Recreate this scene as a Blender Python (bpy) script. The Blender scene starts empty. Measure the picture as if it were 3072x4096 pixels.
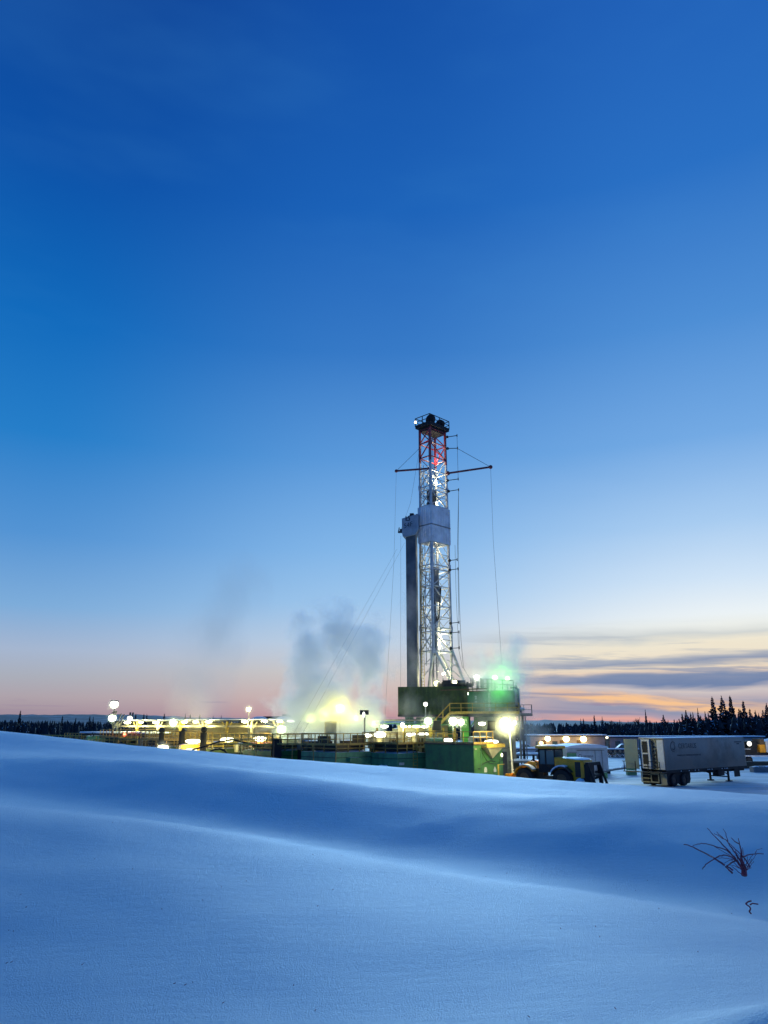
import bpy, bmesh, math, random
import numpy as np
from mathutils import Vector, Matrix, noise as mnoise

scene = bpy.context.scene
COL = scene.collection
rnd = random.Random(7)
R = math.radians

# ------------------------------------------------------------------ camera model
TH = R(15.956); F = 745.0; EYE = 5.3
CT, ST = math.cos(TH), math.sin(TH)
def elev(v): return TH + math.atan((512.0 - v) / F)
def zrow(v, Y): return EYE + Y * math.tan(elev(v))
def xcol(u, Y, z): return (u - 384.0) / F * (Y * CT + (z - EYE) * ST)
def wp(u, v, Y):
    z = zrow(v, Y); return Vector((xcol(u, Y, z), Y, z))

# ------------------------------------------------------------------ material helpers
def lin(r, g, b):
    f = lambda c: (c / 255 / 12.92) if c / 255 <= 0.04045 else ((c / 255 + 0.055) / 1.055) ** 2.4
    return (f(r), f(g), f(b), 1.0)

class NT:
    def __init__(s, tree): s.t = tree
    def n(s, typ, **kw):
        nd = s.t.nodes.new(typ)
        for k, v in kw.items():
            if k.startswith('i_'):
                key = k[2:]; key = int(key) if key.isdigit() else key.replace('_', ' ')
                if isinstance(v, bpy.types.NodeSocket): s.t.links.new(v, nd.inputs[key])
                else: nd.inputs[key].default_value = v
            else: setattr(nd, k, v)
        return nd
    def m(s, op, a, b=None, c=None, clamp=False):
        nd = s.t.nodes.new('ShaderNodeMath'); nd.operation = op; nd.use_clamp = clamp
        for i, x in enumerate((a, b, c)):
            if x is None: continue
            if isinstance(x, bpy.types.NodeSocket): s.t.links.new(x, nd.inputs[i])
            else: nd.inputs[i].default_value = x
        return nd.outputs[0]
    def ramp(s, fac, stops, interp='LINEAR'):
        nd = s.t.nodes.new('ShaderNodeValToRGB'); cr = nd.color_ramp; cr.interpolation = interp
        while len(cr.elements) > 1: cr.elements.remove(cr.elements[-1])
        for i, (p, c) in enumerate(stops):
            e = cr.elements[0] if i == 0 else cr.elements.new(p)
            e.position = p; e.color = c if len(c) == 4 else (*c, 1)
        s.t.links.new(fac, nd.inputs[0]); return nd.outputs[0]
    def mr(s, x, a, b, c=0.0, d=1.0, typ='SMOOTHSTEP'):
        nd = s.t.nodes.new('ShaderNodeMapRange'); nd.interpolation_type = typ
        s.t.links.new(x, nd.inputs[0])
        for i, k in enumerate((a, b, c, d)): nd.inputs[i + 1].default_value = k
        return nd.outputs[0]
    def mix(s, fac, a, b, blend='MIX'):
        nd = s.t.nodes.new('ShaderNodeMixRGB'); nd.blend_type = blend
        for i, x in enumerate((fac, a, b)):
            if isinstance(x, bpy.types.NodeSocket): s.t.links.new(x, nd.inputs[i])
            else: nd.inputs[i].default_value = x
        return nd.outputs[0]
    def link(s, a, b): s.t.links.new(a, b)

def mat(name, col, rough=0.6, metal=0.0, var=0.25, scale=1.3, snow=0.0, bump=0.0, bscale=8.0, dirt=None):
    m = bpy.data.materials.new(name); m.use_nodes = True
    t = m.node_tree; N = NT(t); b = t.nodes['Principled BSDF']
    c = N.n('ShaderNodeTexCoord').outputs['Object']
    nz = N.n('ShaderNodeTexNoise', i_Vector=c, i_Scale=scale, i_Detail=6.0, i_Roughness=0.65).outputs[0]
    f = N.mr(nz, 0.3, 0.7, 1 - var, 1 + var * 0.6)
    base = N.mix(1.0, (*col, 1), N.n('ShaderNodeCombineColor', i_0=f, i_1=f, i_2=f).outputs[0], 'MULTIPLY')
    if dirt:
        nz2 = N.n('ShaderNodeTexNoise', i_Vector=c, i_Scale=scale * 0.6, i_Detail=8.0, i_Roughness=0.7).outputs[0]
        base = N.mix(N.mr(nz2, 0.48, 0.66, 0, dirt[1]), base, (*dirt[0], 1))
    if snow:
        g = N.n('ShaderNodeNewGeometry')
        nzc = N.n('ShaderNodeSeparateXYZ', i_0=g.outputs['Normal']).outputs[2]
        nn = N.n('ShaderNodeTexNoise', i_Vector=c, i_Scale=2.2, i_Detail=4.0).outputs[0]
        fac = N.m('MULTIPLY', N.mr(nzc, 0.55, 0.85), N.mr(nn, 0.62 - snow * 0.5, 0.72 - snow * 0.5))
        base = N.mix(fac, base, (0.78, 0.8, 0.83, 1))
    N.link(base, b.inputs['Base Color'])
    b.inputs['Metallic'].default_value = metal
    rr = N.mr(nz, 0.3, 0.7, max(0.05, rough - 0.12), min(1, rough + 0.12)); N.link(rr, b.inputs['Roughness'])
    if bump:
        nb = N.n('ShaderNodeTexNoise', i_Vector=c, i_Scale=bscale, i_Detail=5.0).outputs[0]
        bp = N.n('ShaderNodeBump', i_Height=nb, i_Strength=bump, i_Distance=0.05)
        N.link(bp.outputs[0], b.inputs['Normal'])
    return m

def emat(name, col, strength):
    m = bpy.data.materials.new(name); m.use_nodes = True
    b = m.node_tree.nodes['Principled BSDF']
    b.inputs['Base Color'].default_value = (0.8, 0.8, 0.8, 1)
    b.inputs['Emission Color'].default_value = (*col, 1); b.inputs['Emission Strength'].default_value = strength
    return m

M = {}
M['green'] = mat('dark_green_paint', (0.03, 0.175, 0.055), 0.45, snow=0.35, dirt=((0.05, 0.06, 0.03), 0.5))
M['housegreen'] = mat('worn_house_green', (0.055, 0.175, 0.05), 0.5, dirt=((0.05, 0.07, 0.04), 0.5))
M['teal'] = mat('grey_green_paint', (0.12, 0.31, 0.15), 0.5, snow=0.6, dirt=((0.05, 0.08, 0.05), 0.5))
M['olive'] = mat('olive_tarp', (0.06, 0.09, 0.03), 0.8, var=0.4, bump=0.4, bscale=1.5)
M['tarp'] = mat('grey_tarp', (0.22, 0.24, 0.21), 0.75, var=0.4, bump=0.5, bscale=1.6)
M['rail'] = mat('rusty_yellow_rail', (0.44, 0.27, 0.06), 0.55, snow=0.3, dirt=((0.10, 0.05, 0.02), 0.7), scale=2.5)
M['railY'] = mat('yellow_rail', (0.55, 0.38, 0.06), 0.5, snow=0.3, dirt=((0.15, 0.08, 0.03), 0.7), scale=2.5)
M['steel'] = mat('white_mast_steel', (0.50, 0.52, 0.52), 0.4, var=0.3, dirt=((0.2, 0.2, 0.18), 0.5))
M['red'] = mat('red_mast_steel', (0.26, 0.02, 0.03), 0.45, var=0.3)
M['dark'] = mat('dark_steel', (0.02, 0.022, 0.024), 0.5, var=0.4)
M['black'] = mat('black_rubber', (0.012, 0.012, 0.013), 0.8, var=0.4)
M['grey'] = mat('grey_steel', (0.18, 0.19, 0.19), 0.45, var=0.3, snow=0.3)
M['colmn'] = mat('slate_cladding', (0.11, 0.125, 0.125), 0.6, var=0.5, scale=0.5)
M['pale'] = mat('pale_wall_panel', (0.36, 0.33, 0.22), 0.6, var=0.3, dirt=((0.2, 0.17, 0.1), 0.6))
M['brown'] = mat('brown_panel', (0.12, 0.075, 0.035), 0.7, var=0.4)
M['yellow'] = mat('yellow_machine_paint', (0.92, 0.37, 0.01), 0.4, var=0.2, dirt=((0.4, 0.19, 0.03), 0.3))
M['white'] = mat('white_paint', (0.62, 0.63, 0.62), 0.45, var=0.15, dirt=((0.35, 0.34, 0.31), 0.5))
M['snowcap'] = mat('snow_cap', (0.8, 0.82, 0.85), 0.6, var=0.06, bump=0.3, bscale=3.0)
M['boxgrey'] = mat('slate_box_paint', (0.33, 0.37, 0.38), 0.6, var=0.25)
M['wwall'] = mat('grey_wind_wall', (0.74, 0.76, 0.76), 0.55, var=0.2, scale=0.8, dirt=((0.34, 0.36, 0.37), 0.6))
M['trailer'] = mat('dirty_trailer_skin', (0.29, 0.265, 0.22), 0.55, var=0.2, scale=0.35, dirt=((0.10, 0.095, 0.075), 0.8))
_t = M['trailer'].node_tree; N = NT(_t); _b = _t.nodes['Principled BSDF']; _src = _b.inputs['Base Color'].links[0].from_socket
_c = N.n('ShaderNodeTexCoord').outputs['Object']; _z = N.n('ShaderNodeSeparateXYZ', i_0=_c).outputs[2]
_n = N.n('ShaderNodeTexNoise', i_Vector=_c, i_Scale=0.5, i_Detail=6.0).outputs[0]   # road spray splashed up from below
N.link(N.mix(N.mr(N.m('ADD', _z, N.m('MULTIPLY', _n, 1.6)), 2.5, 4.6, 0.75, 0.0), _src, (0.085, 0.08, 0.065, 1)), _b.inputs['Base Color'])
M['door'] = mat('dull_door_panel', (0.085, 0.14, 0.155), 0.5, var=0.2)
M['cab'] = mat('camp_cladding', (0.36, 0.33, 0.31), 0.6, var=0.2)
M['camproof'] = mat('dark_roof_edge', (0.03, 0.032, 0.035), 0.6, snow=0.5)
M['letter'] = mat('dark_lettering', (0.012, 0.018, 0.025), 0.6)
M['letterfade'] = mat('faded_lettering', (0.035, 0.037, 0.04), 0.6)
M['letterw'] = mat('white_lettering', (0.6, 0.6, 0.58), 0.6)
M['orange'] = mat('orange_tarp', (0.6, 0.18, 0.04), 0.6)
M['copper'] = mat('dull_copper_paint', (0.42, 0.17, 0.09), 0.4, snow=0.8)
M['bluegrey'] = mat('blue_grey_paint', (0.2, 0.23, 0.28), 0.4, snow=0.8)
M['boom'] = mat('dark_red_boom', (0.16, 0.028, 0.03), 0.5)
M['twig'] = mat('red_brown_bark', (0.34, 0.05, 0.07), 0.7, var=0.4, scale=8)
M['needle'] = mat('spruce_needles', (0.012, 0.019, 0.024), 0.8, var=0.4, scale=0.6)
M['bark'] = mat('grey_bark', (0.045, 0.038, 0.033), 0.9)
M['treesnow'] = mat('snow_on_branches', (0.5, 0.53, 0.58), 0.7, var=0.2)
gm = bpy.data.materials.new('cab_glass'); gm.use_nodes = True
gb = gm.node_tree.nodes['Principled BSDF']; gb.inputs['Base Color'].default_value = (0.05, 0.09, 0.09, 1)
gb.inputs['Roughness'].default_value = 0.08; gb.inputs['Specular IOR Level'].default_value = 0.9
M['glass'] = gm
M['lensW'] = emat('lamp_white', (1.0, 0.98, 0.82), 3.5)
M['lensY'] = emat('lamp_yellow', (1.0, 0.93, 0.55), 3.5)
M['lensG'] = emat('lamp_greenish', (0.88, 1.0, 0.72), 3.5)
M['lensR'] = emat('lamp_red', (1.0, 0.15, 0.05), 5)
M['lensO'] = emat('lamp_amber', (1.0, 0.72, 0.28), 8)

# ------------------------------------------------------------------ mesh builder
class MB:
    def __init__(s): s.v = []; s.f = []; s.mi = []; s.cur = 0
    def add(s, vs, fs):
        o = len(s.v); s.v += [tuple(p) for p in vs]
        for f in fs: s.f.append(tuple(i + o for i in f)); s.mi.append(s.cur)
        return s
    def box(s, x0, y0, z0, x1, y1, z1):
        vs = [(x0,y0,z0),(x1,y0,z0),(x1,y1,z0),(x0,y1,z0),(x0,y0,z1),(x1,y0,z1),(x1,y1,z1),(x0,y1,z1)]
        return s.add(vs, [(0,3,2,1),(4,5,6,7),(0,1,5,4),(1,2,6,5),(2,3,7,6),(3,0,4,7)])
    def bar(s, p, q, w, h=None):
        h = h or w; p = Vector(p); q = Vector(q); d = (q - p)
        if d.length < 1e-6: return s
        d.normalize(); up = Vector((0,0,1)) if abs(d.z) < 0.95 else Vector((0,1,0))
        a = d.cross(up).normalized() * (w / 2); b = a.cross(d).normalized() * (h / 2)
        vs = [p-a-b, p+a-b, p+a+b, p-a+b, q-a-b, q+a-b, q+a+b, q-a+b]
        return s.add(vs, [(0,3,2,1),(4,5,6,7),(0,1,5,4),(1,2,6,5),(2,3,7,6),(3,0,4,7)])
    def tube(s, p, q, r, r2=None, n=8):
        r2 = r if r2 is None else r2; p = Vector(p); q = Vector(q); d = (q - p).normalized()
        up = Vector((0,0,1)) if abs(d.z) < 0.95 else Vector((0,1,0))
        a = d.cross(up).normalized(); b = a.cross(d).normalized(); vs = []
        for c, rr in ((p, r), (q, r2)):
            for k in range(n):
                t = 2*math.pi*k/n; vs.append(c + a*math.cos(t)*rr + b*math.sin(t)*rr)
        fs = [(k, (k+1)%n, n+(k+1)%n, n+k) for k in range(n)] + [tuple(range(n))[::-1], tuple(range(n, 2*n))]
        return s.add(vs, fs)
    def path(s, pts, r, n=6, r2=None):
        for i in range(len(pts)-1):
            if r2 is None: s.tube(pts[i], pts[i+1], r, r, n)
            else:
                k = len(pts)-1; s.tube(pts[i], pts[i+1], r+(r2-r)*i/k, r+(r2-r)*(i+1)/k, n)
        return s
    def ball(s, c, rx, ry=None, rz=None, nu=14, nv=8):
        ry = rx if ry is None else ry; rz = rx if rz is None else rz; vs = []; fs = []
        for j in range(nv+1):
            ph = math.pi*j/nv - math.pi/2
            for i in range(nu):
                t = 2*math.pi*i/nu
                vs.append((c[0]+rx*math.cos(ph)*math.cos(t), c[1]+ry*math.cos(ph)*math.sin(t), c[2]+rz*math.sin(ph)))
        for j in range(nv):
            for i in range(nu):
                fs.append((j*nu+i, j*nu+(i+1)%nu, (j+1)*nu+(i+1)%nu, (j+1)*nu+i))
        return s.add(vs, fs)
    def prism(s, poly, y0, y1):
        """polygon in local x,z extruded along y"""
        n = len(poly); vs = [(x, y0, z) for x, z in poly] + [(x, y1, z) for x, z in poly]
        return s.add(vs, [tuple(range(n)), tuple(range(n, 2*n))[::-1]] + [(k, n+k, n+(k+1)%n, (k+1)%n) for k in range(n)])
    def mound(s, x0, y0, x1, y1, z, h, n=8):
        """rounded snow cap"""
        vs = []; fs = []
        for j in range(n+1):
            for i in range(n+1):
                a = i/n; b = j/n; e = min(a, 1-a, b, 1-b)*2
                k = min(1, e*2.5)**0.6
                vs.append((x0+(x1-x0)*a, y0+(y1-y0)*b, z + h*k*(0.75+0.5*mnoise.noise((x0+a*3, y0+b*3, z)))))
        for j in range(n):
            for i in range(n): fs.append((j*(n+1)+i, j*(n+1)+i+1, (j+1)*(n+1)+i+1, (j+1)*(n+1)+i))
        return s.add(vs, fs)
    def build(s, name, mats, parent=None, smooth=False, bevel=0.0, loc=None, rotz=None):
        me = bpy.data.meshes.new(name); me.from_pydata(s.v, [], s.f)
        if not isinstance(mats, (list, tuple)): mats = [mats]
        for m in mats: me.materials.append(m)
        me.polygons.foreach_set('material_index', s.mi)
        if smooth: me.polygons.foreach_set('use_smooth', [True]*len(s.f))
        me.update(); bm = bmesh.new(); bm.from_mesh(me); bmesh.ops.recalc_face_normals(bm, faces=bm.faces); bm.to_mesh(me); bm.free()
        o = bpy.data.objects.new(name, me); COL.objects.link(o)
        if parent: o.parent = parent
        if loc is not None: o.location = loc
        if rotz is not None: o.rotation_euler = (0,0,rotz)
        if bevel:
            b = o.modifiers.new('bevel', 'BEVEL'); b.width = bevel; b.segments = 2; b.limit_method = 'ANGLE'
        return o

def tag(o, label=None, cat=None, group=None, kind=None):
    if label: o['label'] = label
    if cat: o['category'] = cat
    if group: o['group'] = group
    if kind: o['kind'] = kind
    return o
def thing(name, label, cat, loc=(0,0,0), rotz=0, group=None):
    o = bpy.data.objects.new(name, None); COL.objects.link(o); o.empty_display_size = 0.3
    o.location = loc; o.rotation_euler = (0,0,rotz); return tag(o, label, cat, group)
def copy_tree(o, parent=None):
    c = o.copy(); COL.objects.link(c)
    if parent: c.parent = parent
    for ch in list(o.children): copy_tree(ch, c)
    return c
def light(name, loc, power, col, parent=None, r=0.2, spot=None, aim=None):
    l = bpy.data.lights.new(name, 'SPOT' if spot else 'POINT'); l.energy = power; l.color = col; l.shadow_soft_size = r
    if spot: l.spot_size = spot; l.spot_blend = 0.6
    o = bpy.data.objects.new(name, l); COL.objects.link(o)
    if parent: o.parent = parent
    o.location = loc
    if aim is not None:
        o.rotation_euler = (Vector(aim)-Vector(loc)).to_track_quat('-Z', 'Y').to_euler()
    return o
def lettering(name, text, size, material, parent, loc, rot, extrude=0.004, sx=1.0, shear=0.0):
    cu = bpy.data.curves.new(name, 'FONT'); cu.body = text; cu.size = size; cu.extrude = extrude; cu.align_x = 'CENTER'; cu.align_y = 'CENTER'
    cu.shear = shear; cu.resolution_u = 4
    t = bpy.data.objects.new(name+'_tmp', cu); COL.objects.link(t)
    bpy.context.view_layer.update()
    me = bpy.data.meshes.new_from_object(t.evaluated_get(bpy.context.evaluated_depsgraph_get()))
    bpy.data.objects.remove(t); me.materials.clear(); me.materials.append(material)
    o = bpy.data.objects.new(name, me); COL.objects.link(o); o.parent = parent; o.location = loc; o.rotation_euler = rot; o.scale = (sx,1,1)
    return o

# ------------------------------------------------------------------ render + camera
cam = bpy.data.cameras.new('camera'); co = bpy.data.objects.new('camera', cam); COL.objects.link(co)
co.location = (0,0,EYE); co.rotation_euler = (math.pi/2 + TH, 0, 0)
cam.sensor_fit = 'VERTICAL'; cam.sensor_height = 24; cam.lens = F/1024*24; cam.clip_end = 12000; cam.clip_start = 0.1
scene.camera = co
scene.view_settings.view_transform = 'Standard'; scene.view_settings.look = 'None'
scene.view_settings.exposure = 0; scene.view_settings.gamma = 1
cy = scene.cycles
cy.use_denoising = True
try: cy.denoiser = 'OPENIMAGEDENOISE'
except Exception: pass
cy.max_bounces = 6; cy.volume_bounces = 3; cy.sample_clamp_indirect = 4; cy.volume_step_rate = 0.6; cy.volume_max_steps = 256
cy.transparent_max_bounces = 16

ZEN = (0.02, 0.19, 0.50, 1)  # unseen zenith, brightened to light the snow blue
# ------------------------------------------------------------------ sky
w = bpy.data.worlds.new('World'); scene.world = w; w.use_nodes = True
wt = w.node_tree; N = NT(wt); bg = wt.nodes['Background']
d = N.n('ShaderNodeTexCoord').outputs['Generated']
sx_, sy_, sz_ = N.n('ShaderNodeSeparateXYZ', i_0=d).outputs
el = N.m('MULTIPLY', N.m('ARCSINE', sz_), 57.2958)
az = N.m('MULTIPLY', N.m('ARCTAN2', sx_, sy_), 57.2958)
def wav(scale_az, scale_el, sc, detail, seed, rough=0.5, tilt=0.0):
    cx = N.m('MULTIPLY', az, scale_az); cyy = N.m('MULTIPLY', N.m('ADD', el, N.m('MULTIPLY', az, tilt)), scale_el)
    v = N.n('ShaderNodeCombineXYZ', i_0=cx, i_1=cyy, i_2=seed).outputs[0]
    return N.n('ShaderNodeTexNoise', i_Vector=v, i_Scale=sc, i_Detail=detail, i_Roughness=rough, i_Distortion=0.4).outputs[0]
warp = N.m('MULTIPLY', N.m('SUBTRACT', wav(0.10, 0.55, 1.0, 4, 3.1), 0.5), 1.9)
el2 = N.m('ADD', el, warp)
E = lambda e: min(1.0, max(0.0, (e + 2) / 62.0))
efac = N.m('DIVIDE', N.m('ADD', el, 2), 62.0, clamp=True)
left = N.ramp(efac, [(E(-2), lin(70,70,95)), (E(0), lin(122,116,140)), (E(0.7), lin(160,142,156)), (E(1.8), lin(174,162,170)), (E(3.2), lin(170,174,186)),
    (E(5), lin(165,182,208)), (E(8), lin(125,172,218)), (E(13), lin(84,148,212)), (E(20), lin(38,126,201)), (E(28), lin(17,106,188)), (E(38), lin(13,82,168)), (E(51), lin(13,64,147)), (E(60), lin(12,60,142))])
mid = N.ramp(efac, [(E(-2), lin(80,75,95)), (E(0), lin(160,132,148)), (E(0.7), lin(196,156,160)), (E(2.0), lin(208,182,178)), (E(3.8), lin(206,200,198)),
    (E(6), lin(190,208,228)), (E(9), lin(158,198,236)), (E(13), lin(132,183,233)), (E(20), lin(92,154,219)), (E(28), lin(55,122,199)), (E(38), lin(28,98,184)), (E(51), lin(20,80,166)), (E(60), lin(16,66,150))])
right = N.ramp(efac, [(E(-2), lin(95,80,100)), (E(0), lin(195,140,145)), (E(0.8), lin(222,174,164)), (E(2.2), lin(228,202,184)), (E(3.8), lin(234,220,200)),
    (E(5.5), lin(240,235,215)), (E(7.5), lin(236,243,246)), (E(10), lin(208,228,247)), (E(14), lin(168,204,241)), (E(20), lin(116,170,228)), (E(28), lin(78,142,213)), (E(38), lin(42,112,196)), (E(51), lin(30,92,180)), (E(60), lin(20,76,160))])
f1 = N.mr(az, -27, 0); f2 = N.mr(az, -2, 26)
clear = N.mix(f2, N.mix(f1, left, mid), right)
# stratus deck low over the sunset
e2fac = N.m('DIVIDE', N.m('ADD', el2, 2), 14.0, clamp=True)
E2 = lambda e: (e + 2) / 14.0
deck = N.ramp(e2fac, [(E2(-2), lin(150,130,150)), (E2(0.0), lin(185,146,158)), (E2(0.34), lin(230,168,156)), (E2(0.55), lin(178,158,174)), (E2(0.85), lin(144,150,176)), (E2(1.6), lin(150,154,178)), (E2(2.0), lin(190,178,184)),
    (E2(2.35), lin(206,196,196)), (E2(2.75), lin(108,130,170)), (E2(3.25), lin(130,143,174)), (E2(3.6), lin(236,212,188)), (E2(3.95), lin(232,216,194)), (E2(4.4), lin(140,152,178)), (E2(4.75), lin(180,182,190)), (E2(5.05), lin(238,226,204)), (E2(5.5), lin(240,230,208)), (E2(6.0), lin(186,194,200)), (E2(6.8), lin(232,236,234)), (E2(8.0), lin(222,236,247))])
streak = wav(0.05, 0.9, 1.6, 5, 9.7, 0.6, 0.03)
deckmask = N.m('MULTIPLY', N.m('MULTIPLY', N.mr(az, 3, 17), N.mr(az, 150, 70)), N.m('MULTIPLY', N.mr(el2, 8.0, 4.5), N.mr(streak, 0.2, 0.42, 0.55, 0.97)))
c1 = N.mix(deckmask, clear, deck)
swn = N.m('SUBTRACT', wav(0.16, 0.9, 1.0, 5, 21.0, 0.6, 0.12), 0.5)     # lit swirl sloping down towards the sunset
sline = N.m('ADD', N.m('ADD', el, N.m('MULTIPLY', N.m('SUBTRACT', az, 18.0), 0.095)), N.m('MULTIPLY', swn, 1.3))
sw = N.m('MULTIPLY', N.mr(N.m('ABSOLUTE', N.m('SUBTRACT', sline, 1.72)), 0.62, 0.12), N.m('MULTIPLY', N.mr(az, 9, 16), N.mr(az, 30, 23)))
c1 = N.mix(N.m('MULTIPLY', sw, 0.95), c1, lin(250,198,146))
grey = N.ramp(e2fac, [(0.0, lin(150,135,155)), (E2(1.2), lin(140,140,168)), (E2(3), lin(118,136,172)), (E2(6), lin(178,186,196)), (1.0, lin(200,212,224))])
gm_ = N.m('MULTIPLY', N.m('MULTIPLY', N.mr(streak, 0.52, 0.66, 0, 0.75), N.mr(el, 7.6, 5.2)), N.m('MULTIPLY', N.mr(az, 2, 14), N.mr(az, 150, 70)))
c2 = N.mix(gm_, c1, grey)
wisp = wav(0.16, 3.0, 1.0, 3, 5.5, 0.5)
c3 = N.mix(N.m('MULTIPLY', N.m('MULTIPLY', N.mr(wisp, 0.6, 0.7, 0, 0.5), N.mr(el, 2.4, 1.4)), N.m('MULTIPLY', N.mr(el, 0.2, 0.6), N.mr(az, -40, -8))), c2, lin(150,130,158))
# unseen dome behind the camera, brightened and tinted to light the snow blue
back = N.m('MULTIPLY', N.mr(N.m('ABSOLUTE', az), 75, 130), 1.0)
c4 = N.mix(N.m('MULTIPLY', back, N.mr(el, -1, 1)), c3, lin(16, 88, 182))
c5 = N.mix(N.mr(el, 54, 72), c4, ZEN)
soft = N.n('ShaderNodeTexNoise', i_Vector=N.n('ShaderNodeMapping', i_Vector=d, i_Rotation=(0, R(50), 0), i_Scale=(1.2, 1.2, 4.5)).outputs[0], i_Scale=1.6, i_Detail=4.0, i_Roughness=0.6).outputs[0]
c6 = N.mix(N.mr(soft, 0.45, 0.72, 0.0, 0.10), c5, lin(70, 150, 215))   # very thin high cirrus veil
c6 = N.mix(N.mr(el, 8, 16), c5, c6)
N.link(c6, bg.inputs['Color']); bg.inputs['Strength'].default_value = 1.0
w.cycles.sampling_method = 'MANUAL'; w.cycles.sample_map_resolution = 512

sun = bpy.data.lights.new('afterglow_sun', 'SUN'); so = bpy.data.objects.new('afterglow_sun', sun); COL.objects.link(so)
sun.energy = 2.2; sun.angle = R(24); sun.color = (0.36, 0.69, 1.0)
so.rotation_euler = Vector((-math.sin(R(4)), -math.cos(R(4)), -math.tan(R(14)))).to_track_quat('-Z', 'Y').to_euler()
# ------------------------------------------------------------------ snow bank in front
sm = bpy.data.materials.new('snow'); sm.use_nodes = True; N = NT(sm.node_tree); b = sm.node_tree.nodes['Principled BSDF']
c = N.n('ShaderNodeTexCoord').outputs['Object']
n1 = N.n('ShaderNodeTexNoise', i_Vector=c, i_Scale=0.5, i_Detail=5.0).outputs[0]
N.link(N.ramp(n1, [(0.3, (0.80, 0.83, 0.87)), (0.7, (0.86, 0.88, 0.90))]), b.inputs['Base Color'])
b.inputs['Roughness'].default_value = 0.55; b.inputs['Specular IOR Level'].default_value = 0.35
h1 = N.n('ShaderNodeTexNoise', i_Vector=c, i_Scale=9.0, i_Detail=6.0, i_Roughness=0.7).outputs[0]
h2 = N.n('ShaderNodeTexNoise', i_Vector=c, i_Scale=70.0, i_Detail=3.0, i_Roughness=0.8).outputs[0]
vm = N.n('ShaderNodeMapping', i_Vector=c, i_Scale=(1.2, 6.0, 1.0), i_Rotation=(0, 0, 0.35))
h3 = N.n('ShaderNodeTexNoise', i_Vector=vm.outputs[0], i_Scale=2.2, i_Detail=4.0).outputs[0]
hh = N.m('ADD', N.m('ADD', N.m('MULTIPLY', h1, 0.40), N.m('MULTIPLY', h2, 0.50)), N.m('MULTIPLY', h3, 0.25))
bp = N.n('ShaderNodeBump', i_Height=hh, i_Strength=1.0, i_Distance=0.05); N.link(bp.outputs[0], b.inputs['Normal'])

U = [0, 192, 384, 576, 768]
def hrow(v, Y): return Y*math.tan(elev(v))
c1v = [803, 826, 861, 898, 932]; c1Y = [13, 12, 10.5, 9, 8]
trv = [795, 819, 850, 880, 906]; trY = [17.2, 16.2, 14.8, 13.3, 12.2]
c2v = [757.5, 764, 787, 797.5, 802]; c2Y = [20.5, 19.3, 18, 17, 16.4]
rgv = [730.5, 750.6, 766.3, 781.8, 795.3]; rgY = [29, 28.5, 28, 27, 26]
PY, PH = [], []
for i in range(5):
    Yb = [6.3, 6.1, 5.9, 5.6, 5.3][i]; hb = hrow(1024, Yb); hc = hrow(c1v[i], c1Y[i]); ht = hrow(trv[i], trY[i]); h2_ = hrow(c2v[i], c2Y[i]); hr = hrow(rgv[i], rgY[i])
    ymid = (Yb + c1Y[i])/2 + 0.5
    Ys = [1.0, 3.4, Yb, ymid, c1Y[i], c1Y[i]+1.9, trY[i], trY[i]+0.5*(c2Y[i]-trY[i]), c2Y[i], (c2Y[i]*0.55+rgY[i]*0.45), rgY[i], rgY[i]+2.2, rgY[i]+6, rgY[i]+11, rgY[i]+14]
    hs = [hb+0.05, hb-0.02, hb, hb+(hc-hb)*0.58+0.03, hc, hc/c1Y[i]*(c1Y[i]+1.9)+[-.06, -.04, -.01, .02, .05][i], ht, ht+(h2_-ht)*0.62, h2_, h2_*0.55+hr*0.45-0.24, hr, hr-0.35, hr-1.9, -EYE-0.1, -EYE-0.5]
    PY.append(Ys); PH.append(hs)
PY = np.array(PY); PH = np.array(PH)
def natspl(xs, ys, x):
    n = len(xs); h = np.diff(xs); A = np.zeros((n, n)); r = np.zeros(n); A[0,0] = A[-1,-1] = 1
    for i in range(1, n-1):
        A[i,i-1] = h[i-1]; A[i,i] = 2*(h[i-1]+h[i]); A[i,i+1] = h[i]
        r[i] = 6*((ys[i+1]-ys[i])/h[i]-(ys[i]-ys[i-1])/h[i-1])
    m = np.linalg.solve(A, r); k = int(min(max(np.searchsorted(xs, x)-1, 0), n-2)); t = x-xs[k]
    return ys[k]+t*((ys[k+1]-ys[k])/h[k]-h[k]*(2*m[k]+m[k+1])/6)+t*t*m[k]/2+t**3*(m[k+1]-m[k])/(6*h[k])
def pchip(x, y, xq):
    h = np.diff(x); dl = np.diff(y)/h; n = len(x); dd = np.zeros(n)
    for k in range(1, n-1):
        if dl[k-1]*dl[k] > 0:
            w1 = 2*h[k]+h[k-1]; w2 = h[k]+2*h[k-1]; dd[k] = (w1+w2)/(w1/dl[k-1]+w2/dl[k])
    dd[0] = dl[0]; dd[-1] = dl[-1]
    k = np.clip(np.searchsorted(x, xq)-1, 0, n-2); t = (xq-x[k])/h[k]
    return (y[k]*(1+2*t)*(1-t)**2+h[k]*dd[k]*t*(1-t)**2+y[k+1]*t*t*(3-2*t)+h[k]*dd[k+1]*t*t*(t-1))
def smooth_prof(x, y, xq):
    z = pchip(x, y, xq)
    return z
Yq = np.concatenate([np.linspace(-45, -4, 12), np.linspace(-3.5, 3.5, 18), np.linspace(3.6, 30.5, 300), np.linspace(30.8, 42, 40)])
S = np.concatenate([-np.geomspace(6, .64, 46)[:-1], np.linspace(-.64, .64, 330), np.geomspace(.64, 6, 46)[1:]]); NS = len(S)
Z = np.zeros((len(Yq), NS))
fineY = np.linspace(0, 45, 1800)
ker = np.exp(-0.5*(np.arange(-60, 61)*0.025/0.50)**2); ker /= ker.sum()
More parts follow.
